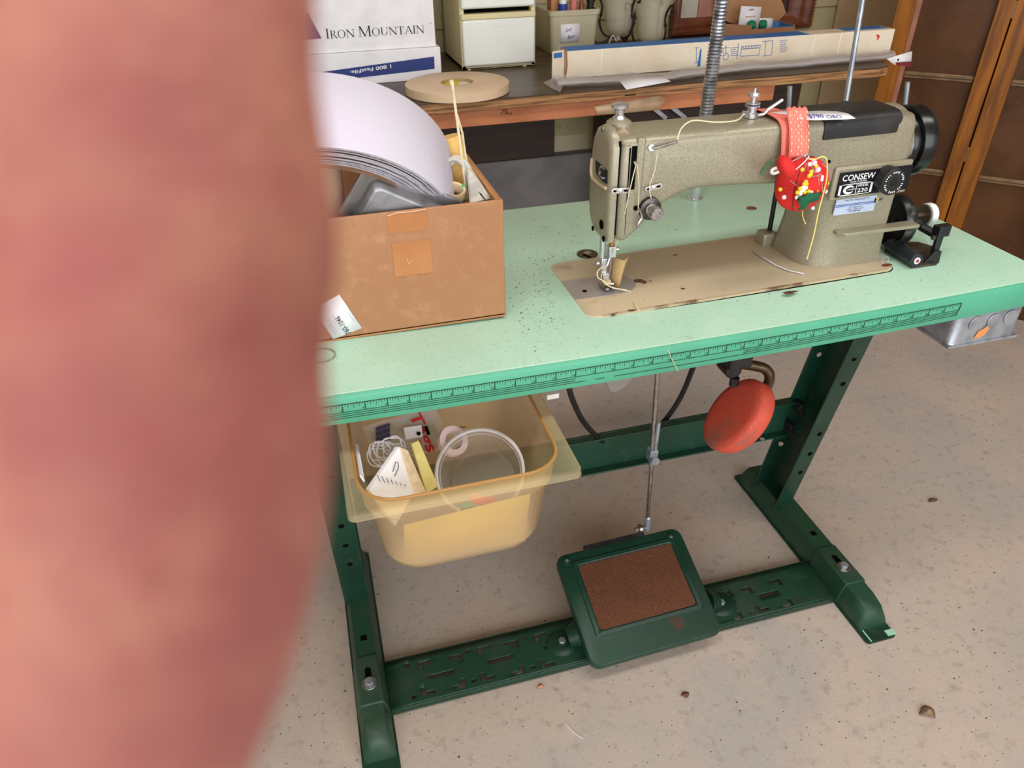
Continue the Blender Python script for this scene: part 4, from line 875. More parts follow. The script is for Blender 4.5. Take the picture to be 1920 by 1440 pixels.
for k2 in range(14): g.tube([W(846 + random.uniform(-6, 18), 806 + random.uniform(-8, 6), y=.09), W(850 + random.uniform(-8, 26), 808 + random.uniform(-10, 6), y=.085)], .0008, 4)
solo('gold_tassel', g, mat('gold_thread', (160, 138, 60), .6), 'little gold tassel at the back of the tub', 'tassel', W(850, 808, y=.09))
solo('white_card_stack', slabq([(666, 832), (672, 834), (684, 902), (676, 890)], [.03, .03, -.05, -.05], .002)[0], paper_m, 'thin white cards along the left side of the tub', 'cards', W(680, 895, y=-.05))
solo('white_bracket', G().obox(W(1033, 737, y=.1), X, Y, Z, .009, .01, .004), wplast_m, 'small white plastic piece under the tabletop edge', 'bracket', W(1033, 737, y=.1), bevel=.001)

# ================================================================== cardboard box on the table
bX0, bX1, bY0, bY1, bZ0, bZ1 = -.10, .302, .125, .338, .7475, .905
CB_ = thing('cardboard_box', 'open brown cardboard box of odds and ends on the green table', 'box', ((bX0 + bX1) / 2, .23, bZ0))
t_ = .004
part('front_wall', G().box(bX0, bX1, bY0, bY0 + t_, bZ0, bZ1), card_m, CB_, bevel=.0015)
part('back_wall', G().box(bX0, bX1, bY1 - t_, bY1, bZ0, bZ1), card_m, CB_, bevel=.0015)
part('left_wall', G().box(bX0, bX0 + t_, bY0 + t_, bY1 - t_, bZ0, bZ1), cardin_m, CB_)
part('right_wall', G().box(bX1 - t_, bX1, bY0 + t_, bY1 - t_, bZ0, bZ1 - .001), card_m, CB_, bevel=.0015)
part('right_flap', G().box(bX1 - t_ * 2.2, bX1 - t_, bY0 + t_, bY1 - t_, bZ1 - .07, bZ1 - .0005), cardin_m, CB_)
part('bottom', G().box(bX0, bX1, bY0, bY1, bZ0 - .001, bZ0 + .003), cardin_m, CB_)
tpx0, tpx1 = W(724, 400, y=bY0).x, W(801, 400, y=bY0).x
part('packing_tape', G().box(tpx0, tpx1, bY0 - .0006, bY0, W(760, 435, y=bY0).z, bZ1 - .001), tape_m, CB_)
zb0, zb1 = W(770, 515, y=bY0).z, W(770, 452, y=bY0).z
part('packing_tape', G().box(tpx0 + .002, tpx1 + .001, bY0 - .0007, bY0, zb0, zb1), tape_m, CB_)
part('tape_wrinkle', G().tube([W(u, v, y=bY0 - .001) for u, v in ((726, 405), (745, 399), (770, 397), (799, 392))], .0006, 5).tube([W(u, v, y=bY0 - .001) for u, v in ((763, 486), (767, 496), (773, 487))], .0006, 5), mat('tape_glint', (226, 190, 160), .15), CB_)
sq = [W(u, v, y=bY0 - .0008) for u, v in ((636, 552), (679, 615), (625, 636), (588, 580))]
SK = part('box_label', G().poly(sq), paper_m, CB_, 'white sticker label', solid=.0004)
l0 = W(658, 624, y=bY0 - .0014); l1 = W(636, 592, y=bY0 - .0014); lx = (l1 - l0).normalized(); ly = V((lx.z, 0, -lx.x)); ly = -ly
part('label_print', G().text('760-1046', l0, lx, ly, .0066, width=(l1 - l0).length, off=.004), ink_m, SK)
g = G()
for k2 in range(5):
    a = W(672 - k2 * 9, 606 + k2 * 5.5, y=bY0 - .0014); 
    if k2 in (1, 2): continue
    g.lines([(0, 0, .026, 0), (.004, .003, .02, .003)], a, lx, ly, .0006)
part('label_lines', g, mat('faint_ink', (170, 170, 190), .8), SK)
# --- roll of white mesh
a_ = V((math.sin(.1673) * math.cos(.5887), math.cos(.1673) * math.cos(.5887), math.sin(.5887))); C0 = V((.0940, .1990, .8589)); ro, wd_ = .1609, .1042
ux_ = a_.cross(Z).normalized(); uy_ = ux_.cross(a_)
def ringp(r, h, n=72):
    out = []
    for i in range(n):
        t = 2 * math.pi * i / n; p = C0 + a_ * h + (ux_ * math.cos(t) + uy_ * math.sin(t)) * r
        if p.z < bZ1: p.y = min(max(p.y, bY0 + .026), bY1 - .006); p.x = min(max(p.x, bX0 + .006), bX1 - .012)
        p.z = max(p.z, bZ0 + .006); out.append(p)
    return out
RL = thing('mesh_roll', 'big white roll of mesh webbing standing in the cardboard box', 'roll', C0 - Z * .1)
part('outer_layer', G().loft([ringp(ro - .001, 0), ringp(ro, .002), ringp(ro, wd_ - .002), ringp(ro - .001, wd_)], cap=False), mesh_m, RL, sharp=50)
part('roll_core', G().loft([ringp(ro - .036, wd_), ringp(ro - .036, .0)], cap=False), mat('core_board', (150, 110, 84), .8, layers=(('n', 30, (120, 86, 64), .4, .65),)), RL)
prev = ro - .001
for k2 in range(12):
    r2 = ro - .001 - (k2 + 1) * .0029; h0 = .0012 * random.uniform(-1, 1) + k2 * .0004
    part('layer_edge', G().loft([ringp(prev - .0004, h0), ringp(r2, h0 + .0006)], cap=False).loft([ringp(prev - .0004, wd_ - h0), ringp(r2, wd_ - h0)], cap=False), layer_m if k2 % 2 else mesh_m, RL)
    prev = r2
# --- sheet metal tray leaning in the box
A0 = W(690, 303, y=.134); L0 = W(622, 424, y=.147); R1 = W(884, 386, y=.147)
e1_ = (L0 - A0); e2_ = (R1 - A0); nn_ = e2_.cross(e1_).normalized()
if nn_.dot(CF) > 0: nn_ = -nn_
e2n = e2_.normalized(); e1n = e1_.normalized(); la, lb = e1_.length, e2_.length
def trp(s0, s1, r, h): return [A0 + e2n * x + e1n * y + nn_ * h for x, y in rrect(s0, lb - s1, s0, la - s1, r, 5)]
TRY = thing('metal_tray', 'upturned grey sheet metal tray leaning in the cardboard box', 'tray', A0)
part('tray_rim', G().loft([trp(0, 0, .018, -.004), trp(0, 0, .018, 0), trp(.0015, .0015, .018, .0008), trp(.014, .014, .010, 0)], cap=False), alu_m, TRY, sharp=45)
part('tray_body', G().loft([trp(.014, .0, .010, 0), trp(.019, .0, .008, .009), trp(.023, .0, .006, .0105)], cap=False).poly(trp(.023, .0, .006, .0105)), alu_m, TRY, sharp=50)
# --- odds and ends at the right side
solo('mesh_tube', G().lathe([(.015, -.09), (.0165, -.088), (.0165, .012), (.014, .014), (.0001, .014)], W(847, 276, y=.262), V((-.2, .1, 1)), 26), amesh_m, 'yellow mesh covered tube behind the white roll', 'tube', W(847, 276, y=.262))
solo('wooden_ring', G().lathe([(.0135, -.006), (.0165, -.007), (.0185, 0), (.0165, .007), (.0135, .006), (.0125, 0), (.0135, -.006)], W(848, 362, y=.19), V((.1, -.25, 1)), 30), ringwood_m, 'pale wooden ring in the corner of the box', 'ring', W(848, 362, y=.19))
g = G()
for k2, (u0, v0) in enumerate(((848, 325), (853, 322), (858, 326))):
    c = W(u0, v0, y=.215 + k2 * .006)
    g.tube([c + V((.018 * math.cos(a), .004 * math.sin(2 * a), .022 * math.sin(a) - .004)) for a in [math.radians(-60 + 300 * i / 18) for i in range(19)]], .003, 8)
solo('cord_coil', g, mat('grey_white_cord', (206, 204, 196), .6, layers=(('n', 60, (176, 174, 160), .45, .6),)), 'coiled grey white cord above the wooden ring', 'cord', W(850, 345, y=.215))
solo('straw_stick', G().tube([W(848, 158, y=.24), W(860, 250, y=.235), W(876, 372, y=.20)], [.0019, .0017], 6).tube([W(846, 150, y=.24), W(848, 160, y=.24)], .0028, 8), straw_m, 'long pale stick with a white tip leaning out of the box', 'stick', W(876, 372, y=.20))
solo('straw_stick', G().tube([W(857, 216, y=.255), W(867, 250, y=.25), W(875, 310, y=.23), W(887, 378, y=.20)], .0015, 6), straw_m, 'bent pale stick beside the long stick in the box', 'stick', W(887, 378, y=.20))
g, q, n = slabq([(878, 315), (886, 318), (921, 372), (884, 380)], [.21, .215, .155, .155], .003)
MG = thing('barcode_sheet', 'printed sheet with barcodes inside the right end of the box', 'sheet', q[3])
part('sheet', g, mat('newsprint', (206, 200, 190), .7, layers=(('n', 60, (176, 172, 164), .45, .6),)), MG)
g = G()
for k2 in range(8): g.obox(W(890 + k2 * 1.9, 352 + k2 * 2.2, y=.180 - k2 * .0024) - n * .0012, (q[1] - q[2]).normalized().cross(n), (q[1] - q[2]), n, .0010 if k2 % 2 else .0005, .011, .0002)
part('barcode', g, seam_m, MG)
solo('green_strip', slabq([(866, 345), (871, 344), (875, 374), (868, 376)], [.195, .195, .18, .18], .003)[0], mat('bright_green', (30, 150, 90), .5), 'narrow bright green strip beside the pale sticks', 'strip', W(870, 375, y=.18))
solo('canvas_bundle', G().lathe([(.018, -.07), (.024, -.03), (.024, .03), (.018, .05), (.0001, .052)], W(606, 345, y=.20), V((.05, .1, 1)), 24), mat('canvas', (206, 186, 160), .8, layers=(('n', 30, (190, 166, 138), .4, .65),), bump=(60, .5)), 'beige canvas bundle at the left behind the tray', 'bundle', W(606, 345, y=.20))
# ================================================================== workbench along the back wall
BZ, BF = .7955, 1.10
WBn = thing('workbench', 'long wooden workbench with a plywood top along the back wall', 'workbench', (.7, 1.4, 0))
bxR = W(1677, 128, y=BF).x
part('bench_top', G().prism([(-1.6, BF + .001), (bxR - .05, BF + .001), (bxR - .012, BF + .012), (bxR, BF + .04), (bxR, 1.755), (-1.6, 1.755)], (0, 0, BZ - .003), X, Y, Z * .003), benchtop_m, WBn)
part('plywood_edge', G().prism([(-1.6, BF), (bxR - .05, BF), (bxR - .012, BF + .011), (bxR, BF + .04), (bxR, 1.755), (-1.6, 1.755)], (0, 0, BZ - .0235), X, Y, Z * .0205), ply_m, WBn)
part('ply_gap', G().box(.875, .905, BF - .0004, BF + .002, BZ - .019, BZ - .0165), seam_m, WBn)
fx1 = W(1452, 170, y=BF + .02).x
FB = part('fascia_board', G().box(-1.6, fx1, BF + .02, BF + .058, .729, BZ - .0235), wood_m, WBn, 'reddish fir fascia board', bevel=.0015)
p = W(1154, 182, y=BF + .0195); part('knot', G().lathe([(.006, 0), (.005, .0006), (.0001, .0008)], p, -Y, 16), mat('wood_knot', (96, 54, 34), .7), FB)
part('pencil_mark', G().text('7%', W(938, 215, y=BF + .0192), X, Z, .012, shear=.3).text('116', W(951, 216, y=BF + .0192), X, Z, .007), mat('pencil', (70, 46, 40), .8), FB)
tpn = [W(u, v, y=BF + .0185) for u, v in ((1114, 200), (1128, 197), (1200, 186), (1235, 179), (1248, 184), (1246, 192), (1232, 205), (1180, 211), (1120, 215))]
part('masking_tape', G().poly(tpn), mat('old_masking_tape', (226, 196, 162), .6, layers=(('n', 20, (210, 174, 138), .4, .65),)), FB, 'torn strip of old masking tape', solid=.0006)
part('bench_post', G().box(-.2, -.11, BF + .06, BF + .15, 0, BZ - .0235), darkwood_m, WBn)
part('bench_post', G().box(bxR - .12, bxR - .03, 1.62, 1.71, .43 * 0, BZ - .0235), darkwood_m, WBn)
solo('dark_board', G().box(.30, .902, 1.735, 1.762, .4425, .79), darkwood_m, 'dark brown board standing on the concrete ledge under the bench', 'board', (.7, 1.75, .4425), bevel=.002)
cx0, cx1 = W(1172, 213, y=1.45).x, W(1500, 180, y=1.45).x
CH = thing('dark_chest', 'dark brown wooden chest stored under the workbench', 'chest', ((cx0 + cx1) / 2, 1.58, 0))
part('chest_body', G().box(cx0, cx1, 1.45, 1.715, 0, .70), darkwood_m, CH, bevel=.003)
part('chest_lid', G().box(cx0 - .008, cx1 + .004, 1.442, 1.718, .70, .726), darkwood_m, CH, bevel=.003)
for u0, u1 in ((1226, 1243), (1262, 1280)):
    a = W(u0, 203, y=1.43); b = W(u1, 217, y=1.43); solo('metal_bracket', G().obox((a + b) / 2, (b - a), Y, (b - a).cross(Y), .035, .002, .006), galv_m, 'grey metal strip leaning on the dark chest, ' + ('left of the two' if u0 < 1250 else 'right of the two'), 'bracket', b, group='metal strips under the bench')
# ------------------------------------------------------------------ things on the bench
# storage box
SB = thing('storage_box', 'white records storage box with black lettering on its upturned lid', 'storage box', (.25, 1.53, BZ))
part('lid', G().box(.055, .459, 1.368, 1.755, BZ, .874), paper_m, SB, 'white lid with a blue band', bevel=.002)
part('body', G().box(.07, .450, 1.376, 1.745, .8745, 1.13), paper_m, SB, bevel=.002)
part('blue_band', G().prism([(p.x, p.z) for p in [W(u, v, y=1.367) for u, v in ((560, 141), (814, 106), (815, 129), (560, 159))]], (0, 1.3676, 0), X, Z, Y * -.0006), mat('navy_band', (30, 52, 122), .5), SB)
a = W(733, 120, y=1.3665); b = W(658, 132, y=1.3665)
part('band_lettering', G().text('1 800 FastFile', a + V((0, 0, -.001)), (b - a).normalized(), V((0, 0, -1)), .0085, width=(b - a).length, off=.015).text('o', b + V((-.003, 0, -.002)), (b - a).normalized(), V((0, 0, -1)), .003), white_m, SB)
# hand drawn serif capitals
def serif(word, o, hs, total):
    o = V(o); segs = []; cur = 0; g = G()
    T, t, s = .11, .045, .035
    def bar(x0, y0, x1, y1, w): g.lines([(x0, y0, x1, y1)], (0, 0, 0), X, Z, w)
    def arc(cx, cy, rx, ry, a0, a1, T1=.11, t1=.04, n=18):
        for i in range(n):
            p, q = math.radians(a0 + (a1 - a0) * i / n), math.radians(a0 + (a1 - a0) * (i + 1) / n)
            wq = lambda a: t1 + (T1 - t1) * abs(math.cos(a))
            g.poly([(cx + (rx - wq(p)) * math.cos(p), 0, cy + (ry - t1) * math.sin(p)), (cx + rx * math.cos(p), 0, cy + ry * math.sin(p)), (cx + rx * math.cos(q), 0, cy + ry * math.sin(q)), (cx + (rx - wq(q)) * math.cos(q), 0, cy + (ry - t1) * math.sin(q))])
    def serf(x, y, w=.26): bar(x - w / 2, y, x + w / 2, y, s)
    widths = dict(I=.34, R=.72, O=.86, N=.86, M=1.0, U=.84, T=.76, A=.8)
    verts_done = 0
    for ch, h in zip(word, hs):
        if ch == ' ': cur += .28; continue
        st = len(g.b.verts); wch = widths[ch]
        if ch == 'I': bar(.17, 0, .17, 1, T); serf(.17, .02); serf(.17, .98)
        if ch == 'R': bar(.17, 0, .17, 1, T); serf(.17, .02); serf(.12, .98, .2); arc(.2, .74, .36, .26, -90, 90); bar(.36, .48, .68, .02, T * .9)
        if ch == 'O': arc(.43, .5, .38, .52, 0, 360)
        if ch == 'N': bar(.14, 0, .14, 1, t); bar(.14, .98, .74, .02, T); bar(.74, 0, .74, 1, t); serf(.14, .02, .24); serf(.1, .98, .2); serf(.74, .98, .24)
        if ch == 'M': bar(.12, 0, .16, 1, t); bar(.16, .98, .5, .02, T); bar(.5, .02, .84, .98, t); bar(.86, 0, .84, 1, T); serf(.12, .02, .22); serf(.86, .02, .26); serf(.12, .98, .14); serf(.88, .98, .14)
        if ch == 'U': bar(.17, .35, .17, 1, T); arc(.42, .36, .30, .37, 180, 360); bar(.70, .35, .70, 1, t); serf(.17, .98); serf(.70, .98, .22)
        if ch == 'T': bar(.38, 0, .38, 1, T); bar(.05, .97, .71, .97, t); bar(.06, .97, .05, .82, t); bar(.70, .97, .71, .82, t); serf(.38, .02)
        if ch == 'A': bar(.08, 0, .40, 1, t); bar(.40, .98, .72, 0, T); bar(.2, .36, .6, .36, t); serf(.08, .02, .2); serf(.72, .02, .24)
        g.b.verts.ensure_lookup_table()
        for v in list(g.b.verts)[st:]: v.co = V((cur + v.co.x * h, 0, v.co.z * h))
        cur += wch * h
    k = total / cur; hh = .0245 * .95
    for v in g.b.verts: v.co = o + V((v.co.x * k, 0, v.co.z * hh))
    return g
wl = W(611, 73, y=1.3755)
part('box_lettering', serif('IRON MOUNTAIN', (wl.x, 1.3754, wl.z), [1, .8, .8, .8, 0, 1.05] + [.8] * 7, .252), mat('print_black', (34, 34, 40), .6), SB)
part('registered_mark', G().text('o', W(806, 45, y=1.3754), X, Z, .005), MATS['print_black'], SB)
part('logo_triangle', G().poly([W(u, v, y=1.3752) for u, v in ((540, 78), (603, 72), (576, 22))]), mat('logo_navy', (64, 58, 120), .6), SB)
# drawer unit
DU = thing('drawer_unit', 'ivory plastic drawer tower with white drawers on the bench', 'drawers', (.64, 1.57, BZ))
dx0, dx1, dy0, dy1 = .533, .745, 1.452, 1.70
part('frame', G().box(dx0, dx0 + .012, dy0, dy1, BZ + .003, 1.22).box(dx1 - .012, dx1, dy0, dy1, BZ + .003, 1.22).box(dx0, dx1, dy1 - .01, dy1, BZ + .003, 1.22).box(dx0, dx1, dy0, dy1, BZ + .003, BZ + .012).box(dx0, dx1, dy0, dy1, 1.21, 1.22), ivory_m, DU, bevel=.002)
for k2 in range(3):
    z0 = .806 + k2 * .1435
    dr = part('drawer', G().box(dx0 + .003, dx1 - .003, dy0 - .012, dy0 + .2, z0, z0 + .117), wplast_m, DU, bevel=.006, seg=3)
    part('drawer_lip', G().box(dx0 + .002, dx1 - .002, dy0 - .010, dy0 + .02, z0 + .1175, z0 + .131), ivory_m, dr, bevel=.002)
    part('finger_scoop', G().prism([((dx0 + dx1) / 2 - .055 * math.cos(t), z0 + .117 - .022 * math.sin(t)) for t in [math.pi * i / 14 for i in range(15)]], (.022, dy0 - .0128, 0), X, Z, Y * .001), wplast_m, dr)
    part('gap', G().box(dx0 + .012, dx1 - .012, dy0 + .02, dy0 + .19, z0 + .131, z0 + .1425), seam_m, dr)
for x in (dx0 + .02, dx1 - .03): part('foot', G().cyl((x, dy0 + .005, BZ), (x, dy0 + .005, BZ + .004), .006, n=12), ivory_m, DU)
# tape roll
tcx, tcy = .467, 1.205
TPR = thing('tape_roll', 'wide flat tan tape roll with a yellow and white core on the bench', 'tape roll', (tcx, tcy, BZ))
part('tape', G().lathe([(.041, 0), (.128, 0), (.1295, .001), (.1295, .021), (.128, .0222), (.041, .0222)], (tcx, tcy, BZ + .0005), Z, 64), tan_m, TPR, sharp=40)
part('core_ring', G().lathe([(.0375, 0), (.041, 0), (.041, .0226), (.0375, .0226), (.0375, 0)], (tcx, tcy, BZ + .0005), Z, 40), mat('core_card', (176, 150, 100), .7), TPR)
part('core_disc', G().cyl((tcx, tcy, BZ + .001), (tcx, tcy, BZ + .016), .0375, n=36), wplast_m, TPR)
part('core_print', G().prism([(tcx + .0374 * math.cos(t), tcy + .0374 * math.sin(t)) for t in [math.radians(65 + 190 * i / 20) for i in range(21)]], (0, 0, BZ + .016), X, Y, Z * .0005), yellow_m, TPR)
# blinds carton
bY = 1.25; bl0, bl1 = .769, 1.77
BL = thing('blinds_carton', 'long white carton with a blue top and blue diagrams on the bench', 'carton', (1.27, 1.285, BZ))
part('carton_body', G().box(bl0, bl1, bY, bY + .065, BZ + .0005, .8635), mat('cream_white_card', (240, 226, 204), .6, layers=(('n', 10, (230, 212, 186), .45, .65),)), BL, bevel=.0015)
part('blue_top', G().box(bl0 + .004, 1.49, bY + .001, bY + .063, .8635, .8643), mat('bright_blue_card', (52, 116, 190), .5), BL)
part('blue_top', G().box(1.62, bl1 - .01, bY + .02, bY + .063, .8635, .8643), MATS['bright_blue_card'], BL)
part('end_flap', G().obox((bl0 - .021, bY + .004, .832), V((1, .3, 0)), V((-.3, 1, 0)), Z, .019, .001, .034), MATS['cream_white_card'], BL)
part('end_label', G().obox((bl0 - .0225, bY + .0022, .855), V((1, .3, 0)), V((-.3, 1, 0)), Z, .013, .0006, .006), MATS['bright_blue_card'], BL)
part('torn_edge', G().tube([(bl0, bY + .002, BZ + .01), (bl0 + .001, bY - .001, .83), (bl0, bY + .001, .862), (bl0 - .006, bY + .03, .867)], .0025, 6), card_m, BL)
yb_ = bY - .0008
g = G()
def bt(u, v): q = W(u, v, y=yb_); return q.x, q.z
for (u0, v0, u1, v1) in ((1306, 90, 1306, 117), (1302, 90, 1311, 89), (1302, 118, 1313, 116), (1385, 80, 1382, 110), (1361, 84, 1361, 103), (1356, 90, 1367, 89), (1436, 78, 1434, 105), (1449, 77, 1447, 103), (1429, 78, 1450, 76), (1431, 105, 1446, 103)):
    a, b = bt(u0, v0), bt(u1, v1); g.lines([(a[0], a[1], b[0], b[1])], (0, yb_, 0), X, Z, .0014)
a = bt(1313, 92); gw = G().prism([(a[0], a[1]), (a[0] + .004, a[1] + .001), (a[0] + .006, a[1] - .044), (a[0] - .003, a[1] - .044)], (0, yb_, 0), X, Z, -Y * .0003); part('diagram_wedge', gw, MATS['bright_blue_card'], BL)
c = bt(1361, 106); part('diagram_ring', G().tube([V((c[0] + .008 * math.cos(t), yb_, c[1] + .009 * math.sin(t))) for t in [2 * math.pi * i / 16 for i in range(17)]], .0007, 4), MATS['bright_blue_card'], BL)
a, b = bt(1391, 87), bt(1423, 103)
for q in ((a[0], a[1], b[0], a[1]), (a[0], b[1], b[0], b[1]), (a[0], a[1], a[0], b[1]), (b[0], a[1], b[0], b[1]), (a[0], a[1] - .007, b[0], a[1] - .007)): g.lines([q], (0, yb_, 0), X, Z, .0014)
for k2 in range(12): g.lines([(a[0] + .003 + k2 * .0042, a[1] - .002 - .004 * (k2 % 2), a[0] + .0055 + k2 * .0042, a[1] - .003 - .004 * (k2 % 2))], (0, yb_, 0), X, Z, .003)
for (u, v, n2) in ((1345, 92, 3), (1370, 90, 5), (1345, 105, 1), (1462, 76, 7)):
    for k2 in range(n2):
        q = bt(u, v + k2 * 3.6); L2 = .016 + .008 * random.random(); x2 = q[0]
        while x2 < q[0] + L2: g.lines([(x2, q[1], x2 + .0032, q[1])], (0, yb_, 0), X, Z, .0018); x2 += .0042
part('blue_diagrams', g, mat('print_blue', (70, 116, 176), .6), BL)['kind'] = 'stuff'
part('red_mark', G().tube([W(u, v, y=yb_) for u, v in ((1644, 66), (1648, 68), (1645, 74))], .003, 6), mat('red_marker', (214, 60, 40), .6), BL)
for u in (1127, 1528, 1577):
    a = W(u, 100 if u < 1200 else 62, y=yb_); part('tape_band', G().box(a.x, a.x + .004, yb_, yb_ + .0006, BZ + .012, .8635), mat('clear_tape_%d' % u, (250, 242, 228), .2), BL)
# plastic sleeve with rods
SLV = thing('plastic_sleeve', 'clear plastic sleeve of rods lying along the bench edge', 'sleeve', (1.2, 1.2, BZ))
pts = [W(u, v, z=BZ + .014) for u, v in ((1040, 153), (1100, 149), (1170, 146), (1240, 141), (1300, 134), (1360, 127), (1430, 121), (1520, 114), (1600, 107), (1668, 101))]
pts2 = smooth(pts, 4)
rings = []
for i, p in enumerate(pts2):
    h = .0095 + .0016 * math.sin(i * .9) + .001 * math.sin(i * 2.3); wv = .027 + .003 * math.sin(i * .6 + 1)
    rings.append([V((p.x, p.y + wv * math.cos(t), BZ + .0025 + h * (1 + math.sin(t)) + .0012 * math.sin(3 * t + i * .7))) for t in [2 * math.pi * k2 / 16 for k2 in range(16)]])
part('film', G().loft(rings), film_m, SLV, sharp=70)
part('rod', G().tube([p + V((0, .006, -.002)) for p in pts2], .006, 8), mat('taupe_rod', (172, 158, 152), .4), SLV)
part('rod', G().tube([p + V((0, -.008, -.004)) for p in pts2], .005, 8), MATS['taupe_rod'], SLV)
fl = [W(u, v, z=BZ + .004) for u, v in ((1018, 158), (1050, 150), (1064, 152), (1050, 172))]
part('film_end', G().poly([fl[0] + Z * .004, fl[1] + Z * .012, fl[2] + Z * .012, W(1050, 173, y=BF - .002), fl[0] * .5 + fl[3] * .5]), film_m, SLV)
hc_ = [W(u, v, y=1.16) for u, v in ((1662, 110), (1710, 96), (1708, 125), (1676, 121))]
HC = part('header_card', G().poly(hc_), paper_m, SLV, 'white and maroon header card', solid=.0008)
part('maroon_band', G().poly([W(u, v, y=1.1592) for u, v in ((1679, 117), (1709.5, 115), (1708, 125), (1681, 123))]), mat('maroon', (120, 34, 44), .5), HC)
part('hang_hole', G().cyl(W(1684, 112, y=1.1594), W(1684, 112, y=1.1594) - Y * .0006, .003, n=12), seam_m, HC)
ps = [W(u, v, z=BZ + .028) for u, v in ((1157, 146), (1240, 140), (1258, 148), (1175, 158))]
solo('paper_slip', G().poly([ps[0], ps[1], ps[2] - Z * .006, ps[3] - Z * .012]), paper_m, 'white paper slip lying on the plastic sleeve', 'paper', ps[0], solid=.0005)
# frosted bin
BN = thing('plastic_bin', 'frosted plastic bin with a handwritten note on its front', 'bin', (.905, 1.66, BZ))
n0 = (.832, .985, 1.58, 1.765)
part('bin_body', G().loft([rr(BZ + .0005, n0[0] + .008, n0[1] - .008, n0[2] + .006, n0[3] - .006, .015), rr(BZ + .004, n0[0] + .006, n0[1] - .006, n0[2] + .004, n0[3] - .004, .015), rr(.908, *n0, .015)], cap=False).poly(rr(BZ + .0005, n0[0] + .008, n0[1] - .008, n0[2] + .006, n0[3] - .006, .015)), frost_m, BN, sharp=50)
part('bin_rim', G().loft([rr(.902, n0[0] - .004, n0[1] + .004, n0[2] - .004, n0[3] + .002, .016), rr(.916, n0[0] - .005, n0[1] + .005, n0[2] - .005, n0[3] + .002, .016), rr(.916, n0[0] + .002, n0[1] - .002, n0[2] + .002, n0[3] - .004, .013)], cap=False), frost_m, BN, sharp=40)
nq = [W(u, v, y=n0[2] - .0015) for u, v in ((1051, 46), (1087, 44), (1086, 77), (1051, 80))]
NT = part('note', G().poly(nq), paper_m, BN, 'white paper note', solid=.0005)
part('note_writing', G().text('2nd', W(1060, 61, y=n0[2] - .0025), V((1, 0, .25)), Z, .009, shear=.2, off=.01).text('Box', W(1064, 74, y=n0[2] - .0025), V((1, 0, .2)), Z, .010, shear=.2, off=.01), mat('navy_pen', (50, 46, 120), .7), NT)
def bottle(name, u, v, y, prof, m, label, cat, extra=None):
    c = W(u, v, y=y); base = V((c.x, y, BZ + .004)); t = thing(name, label, cat, base)
    part('bottle_body', G().lathe(prof, base, Z, 20), m, t, sharp=40)
    if extra:
        for nm, pf, mm in extra: part(nm, G().lathe(pf, base, Z, 20), mm, t)
bottle('glue_jar', 1055, 30, 1.60, [(.0001, 0), (.013, 0), (.013, .10), (.011, .12), (.011, .15), (.0001, .15)], wplast_m, 'white jar with a blue band at the front of the bin', 'jar', [('blue_band', [(.0135, .115), (.0138, .124), (.0135, .133)], mat('band_blue', (40, 60, 140), .5))])
bottle('amber_bottle', 1090, 20, 1.61, [(.0001, 0), (.013, 0), (.013, .10), (.006, .125), (.005, .16), (.0001, .16)], clear('amber_glass', (150, 80, 40), .4, .1, (220, 150, 90)), 'small amber bottle in the middle of the bin', 'bottle', [('cap', [(.006, .16), (.006, .178), (.0001, .178)], wplast_m)])
bottle('black_bottle', 1107, 10, 1.65, [(.0001, 0), (.016, 0), (.016, .09), (.010, .12), (.018, .15), (.018, .19), (.0001, .19)], blackp_m, 'black capped bottle at the right end of the bin', 'bottle', [('collar', [(.0165, .145), (.0175, .148), (.0165, .151)], blackp_m)])
bottle('red_tube', 1075, 15, 1.63, [(.0001, 0), (.011, 0), (.012, .12), (.009, .15), (.002, .17), (.0001, .17)], mat('pink_red_label', (206, 120, 110), .5), 'pink red labelled tube between the jar and amber bottle', 'tube', [('neck', [(.003, .17), (.002, .19), (.0001, .19)], wplast_m)])
solo('wood_block', G().box(.846, .872, 1.62, 1.66, BZ + .004, .955), mat('block_wood', (190, 134, 88), .6, layers=(('n', 30, (170, 112, 68), .4, .65),)), 'pale wooden block standing in the left of the bin', 'block', (.859, 1.64, BZ + .004), bevel=.001)
# glass sconces on iron stands
def sconce(u, v, y, label):
    c = W(u, v, y=y); zb2 = c.z
    S = thing('glass_sconce', label, 'candle holder', (c.x, y, BZ), group='hurricane candle holders on the bench')
    part('glass_shade', G().lathe([(.012, 0), (.030, .004), (.040, .016), (.045, .04), (.048, .075), (.056, .105), (.070, .128), (.082, .138)], (c.x, y, zb2), Z, 40), glass_m, S, 'frosted ribbed glass shade')
    part('glass_foot', G().lathe([(.009, -.02), (.011, -.008), (.022, 0), (.014, .002)], (c.x, y, zb2), Z, 24), glass_m, S)
    for k2 in range(3):
        a = math.radians(-90 + 120 * k2 + 18); d = V((math.cos(a), math.sin(a), 0)); o_ = V((c.x, y, zb2))
        P = [o_ + d * .012 - Z * .012, o_ + d * .045 - Z * .004, o_ + d * .062 + Z * .03, o_ + d * .056 + Z * .075, o_ + d * .07 + Z * .105, o_ + d * .086 + Z * .11, o_ + d * .088 + Z * .095, o_ + d * .078 + Z * .094]
        part('scroll_arm', G().tube(P, .0032, 8, sm=5), iron_m, S)
        Q = [o_ + d * .02 - Z * .01, V((c.x, y, BZ + .012)) + d * .05, V((c.x, y, BZ + .004)) + d * .075, V((c.x, y, BZ + .010)) + d * .086, V((c.x, y, BZ + .018)) + d * .078, V((c.x, y, BZ + .014)) + d * .07]
        part('scroll_foot', G().tube(Q, .0032, 8, sm=5), iron_m, S)
        part('collar', G().ball(o_ + d * .059 + Z * .055, .0055), iron_m, S)
    return S
S1 = sconce(1160, 62, 1.655, 'glass candle holder with iron scrolls beside the frosted bin')
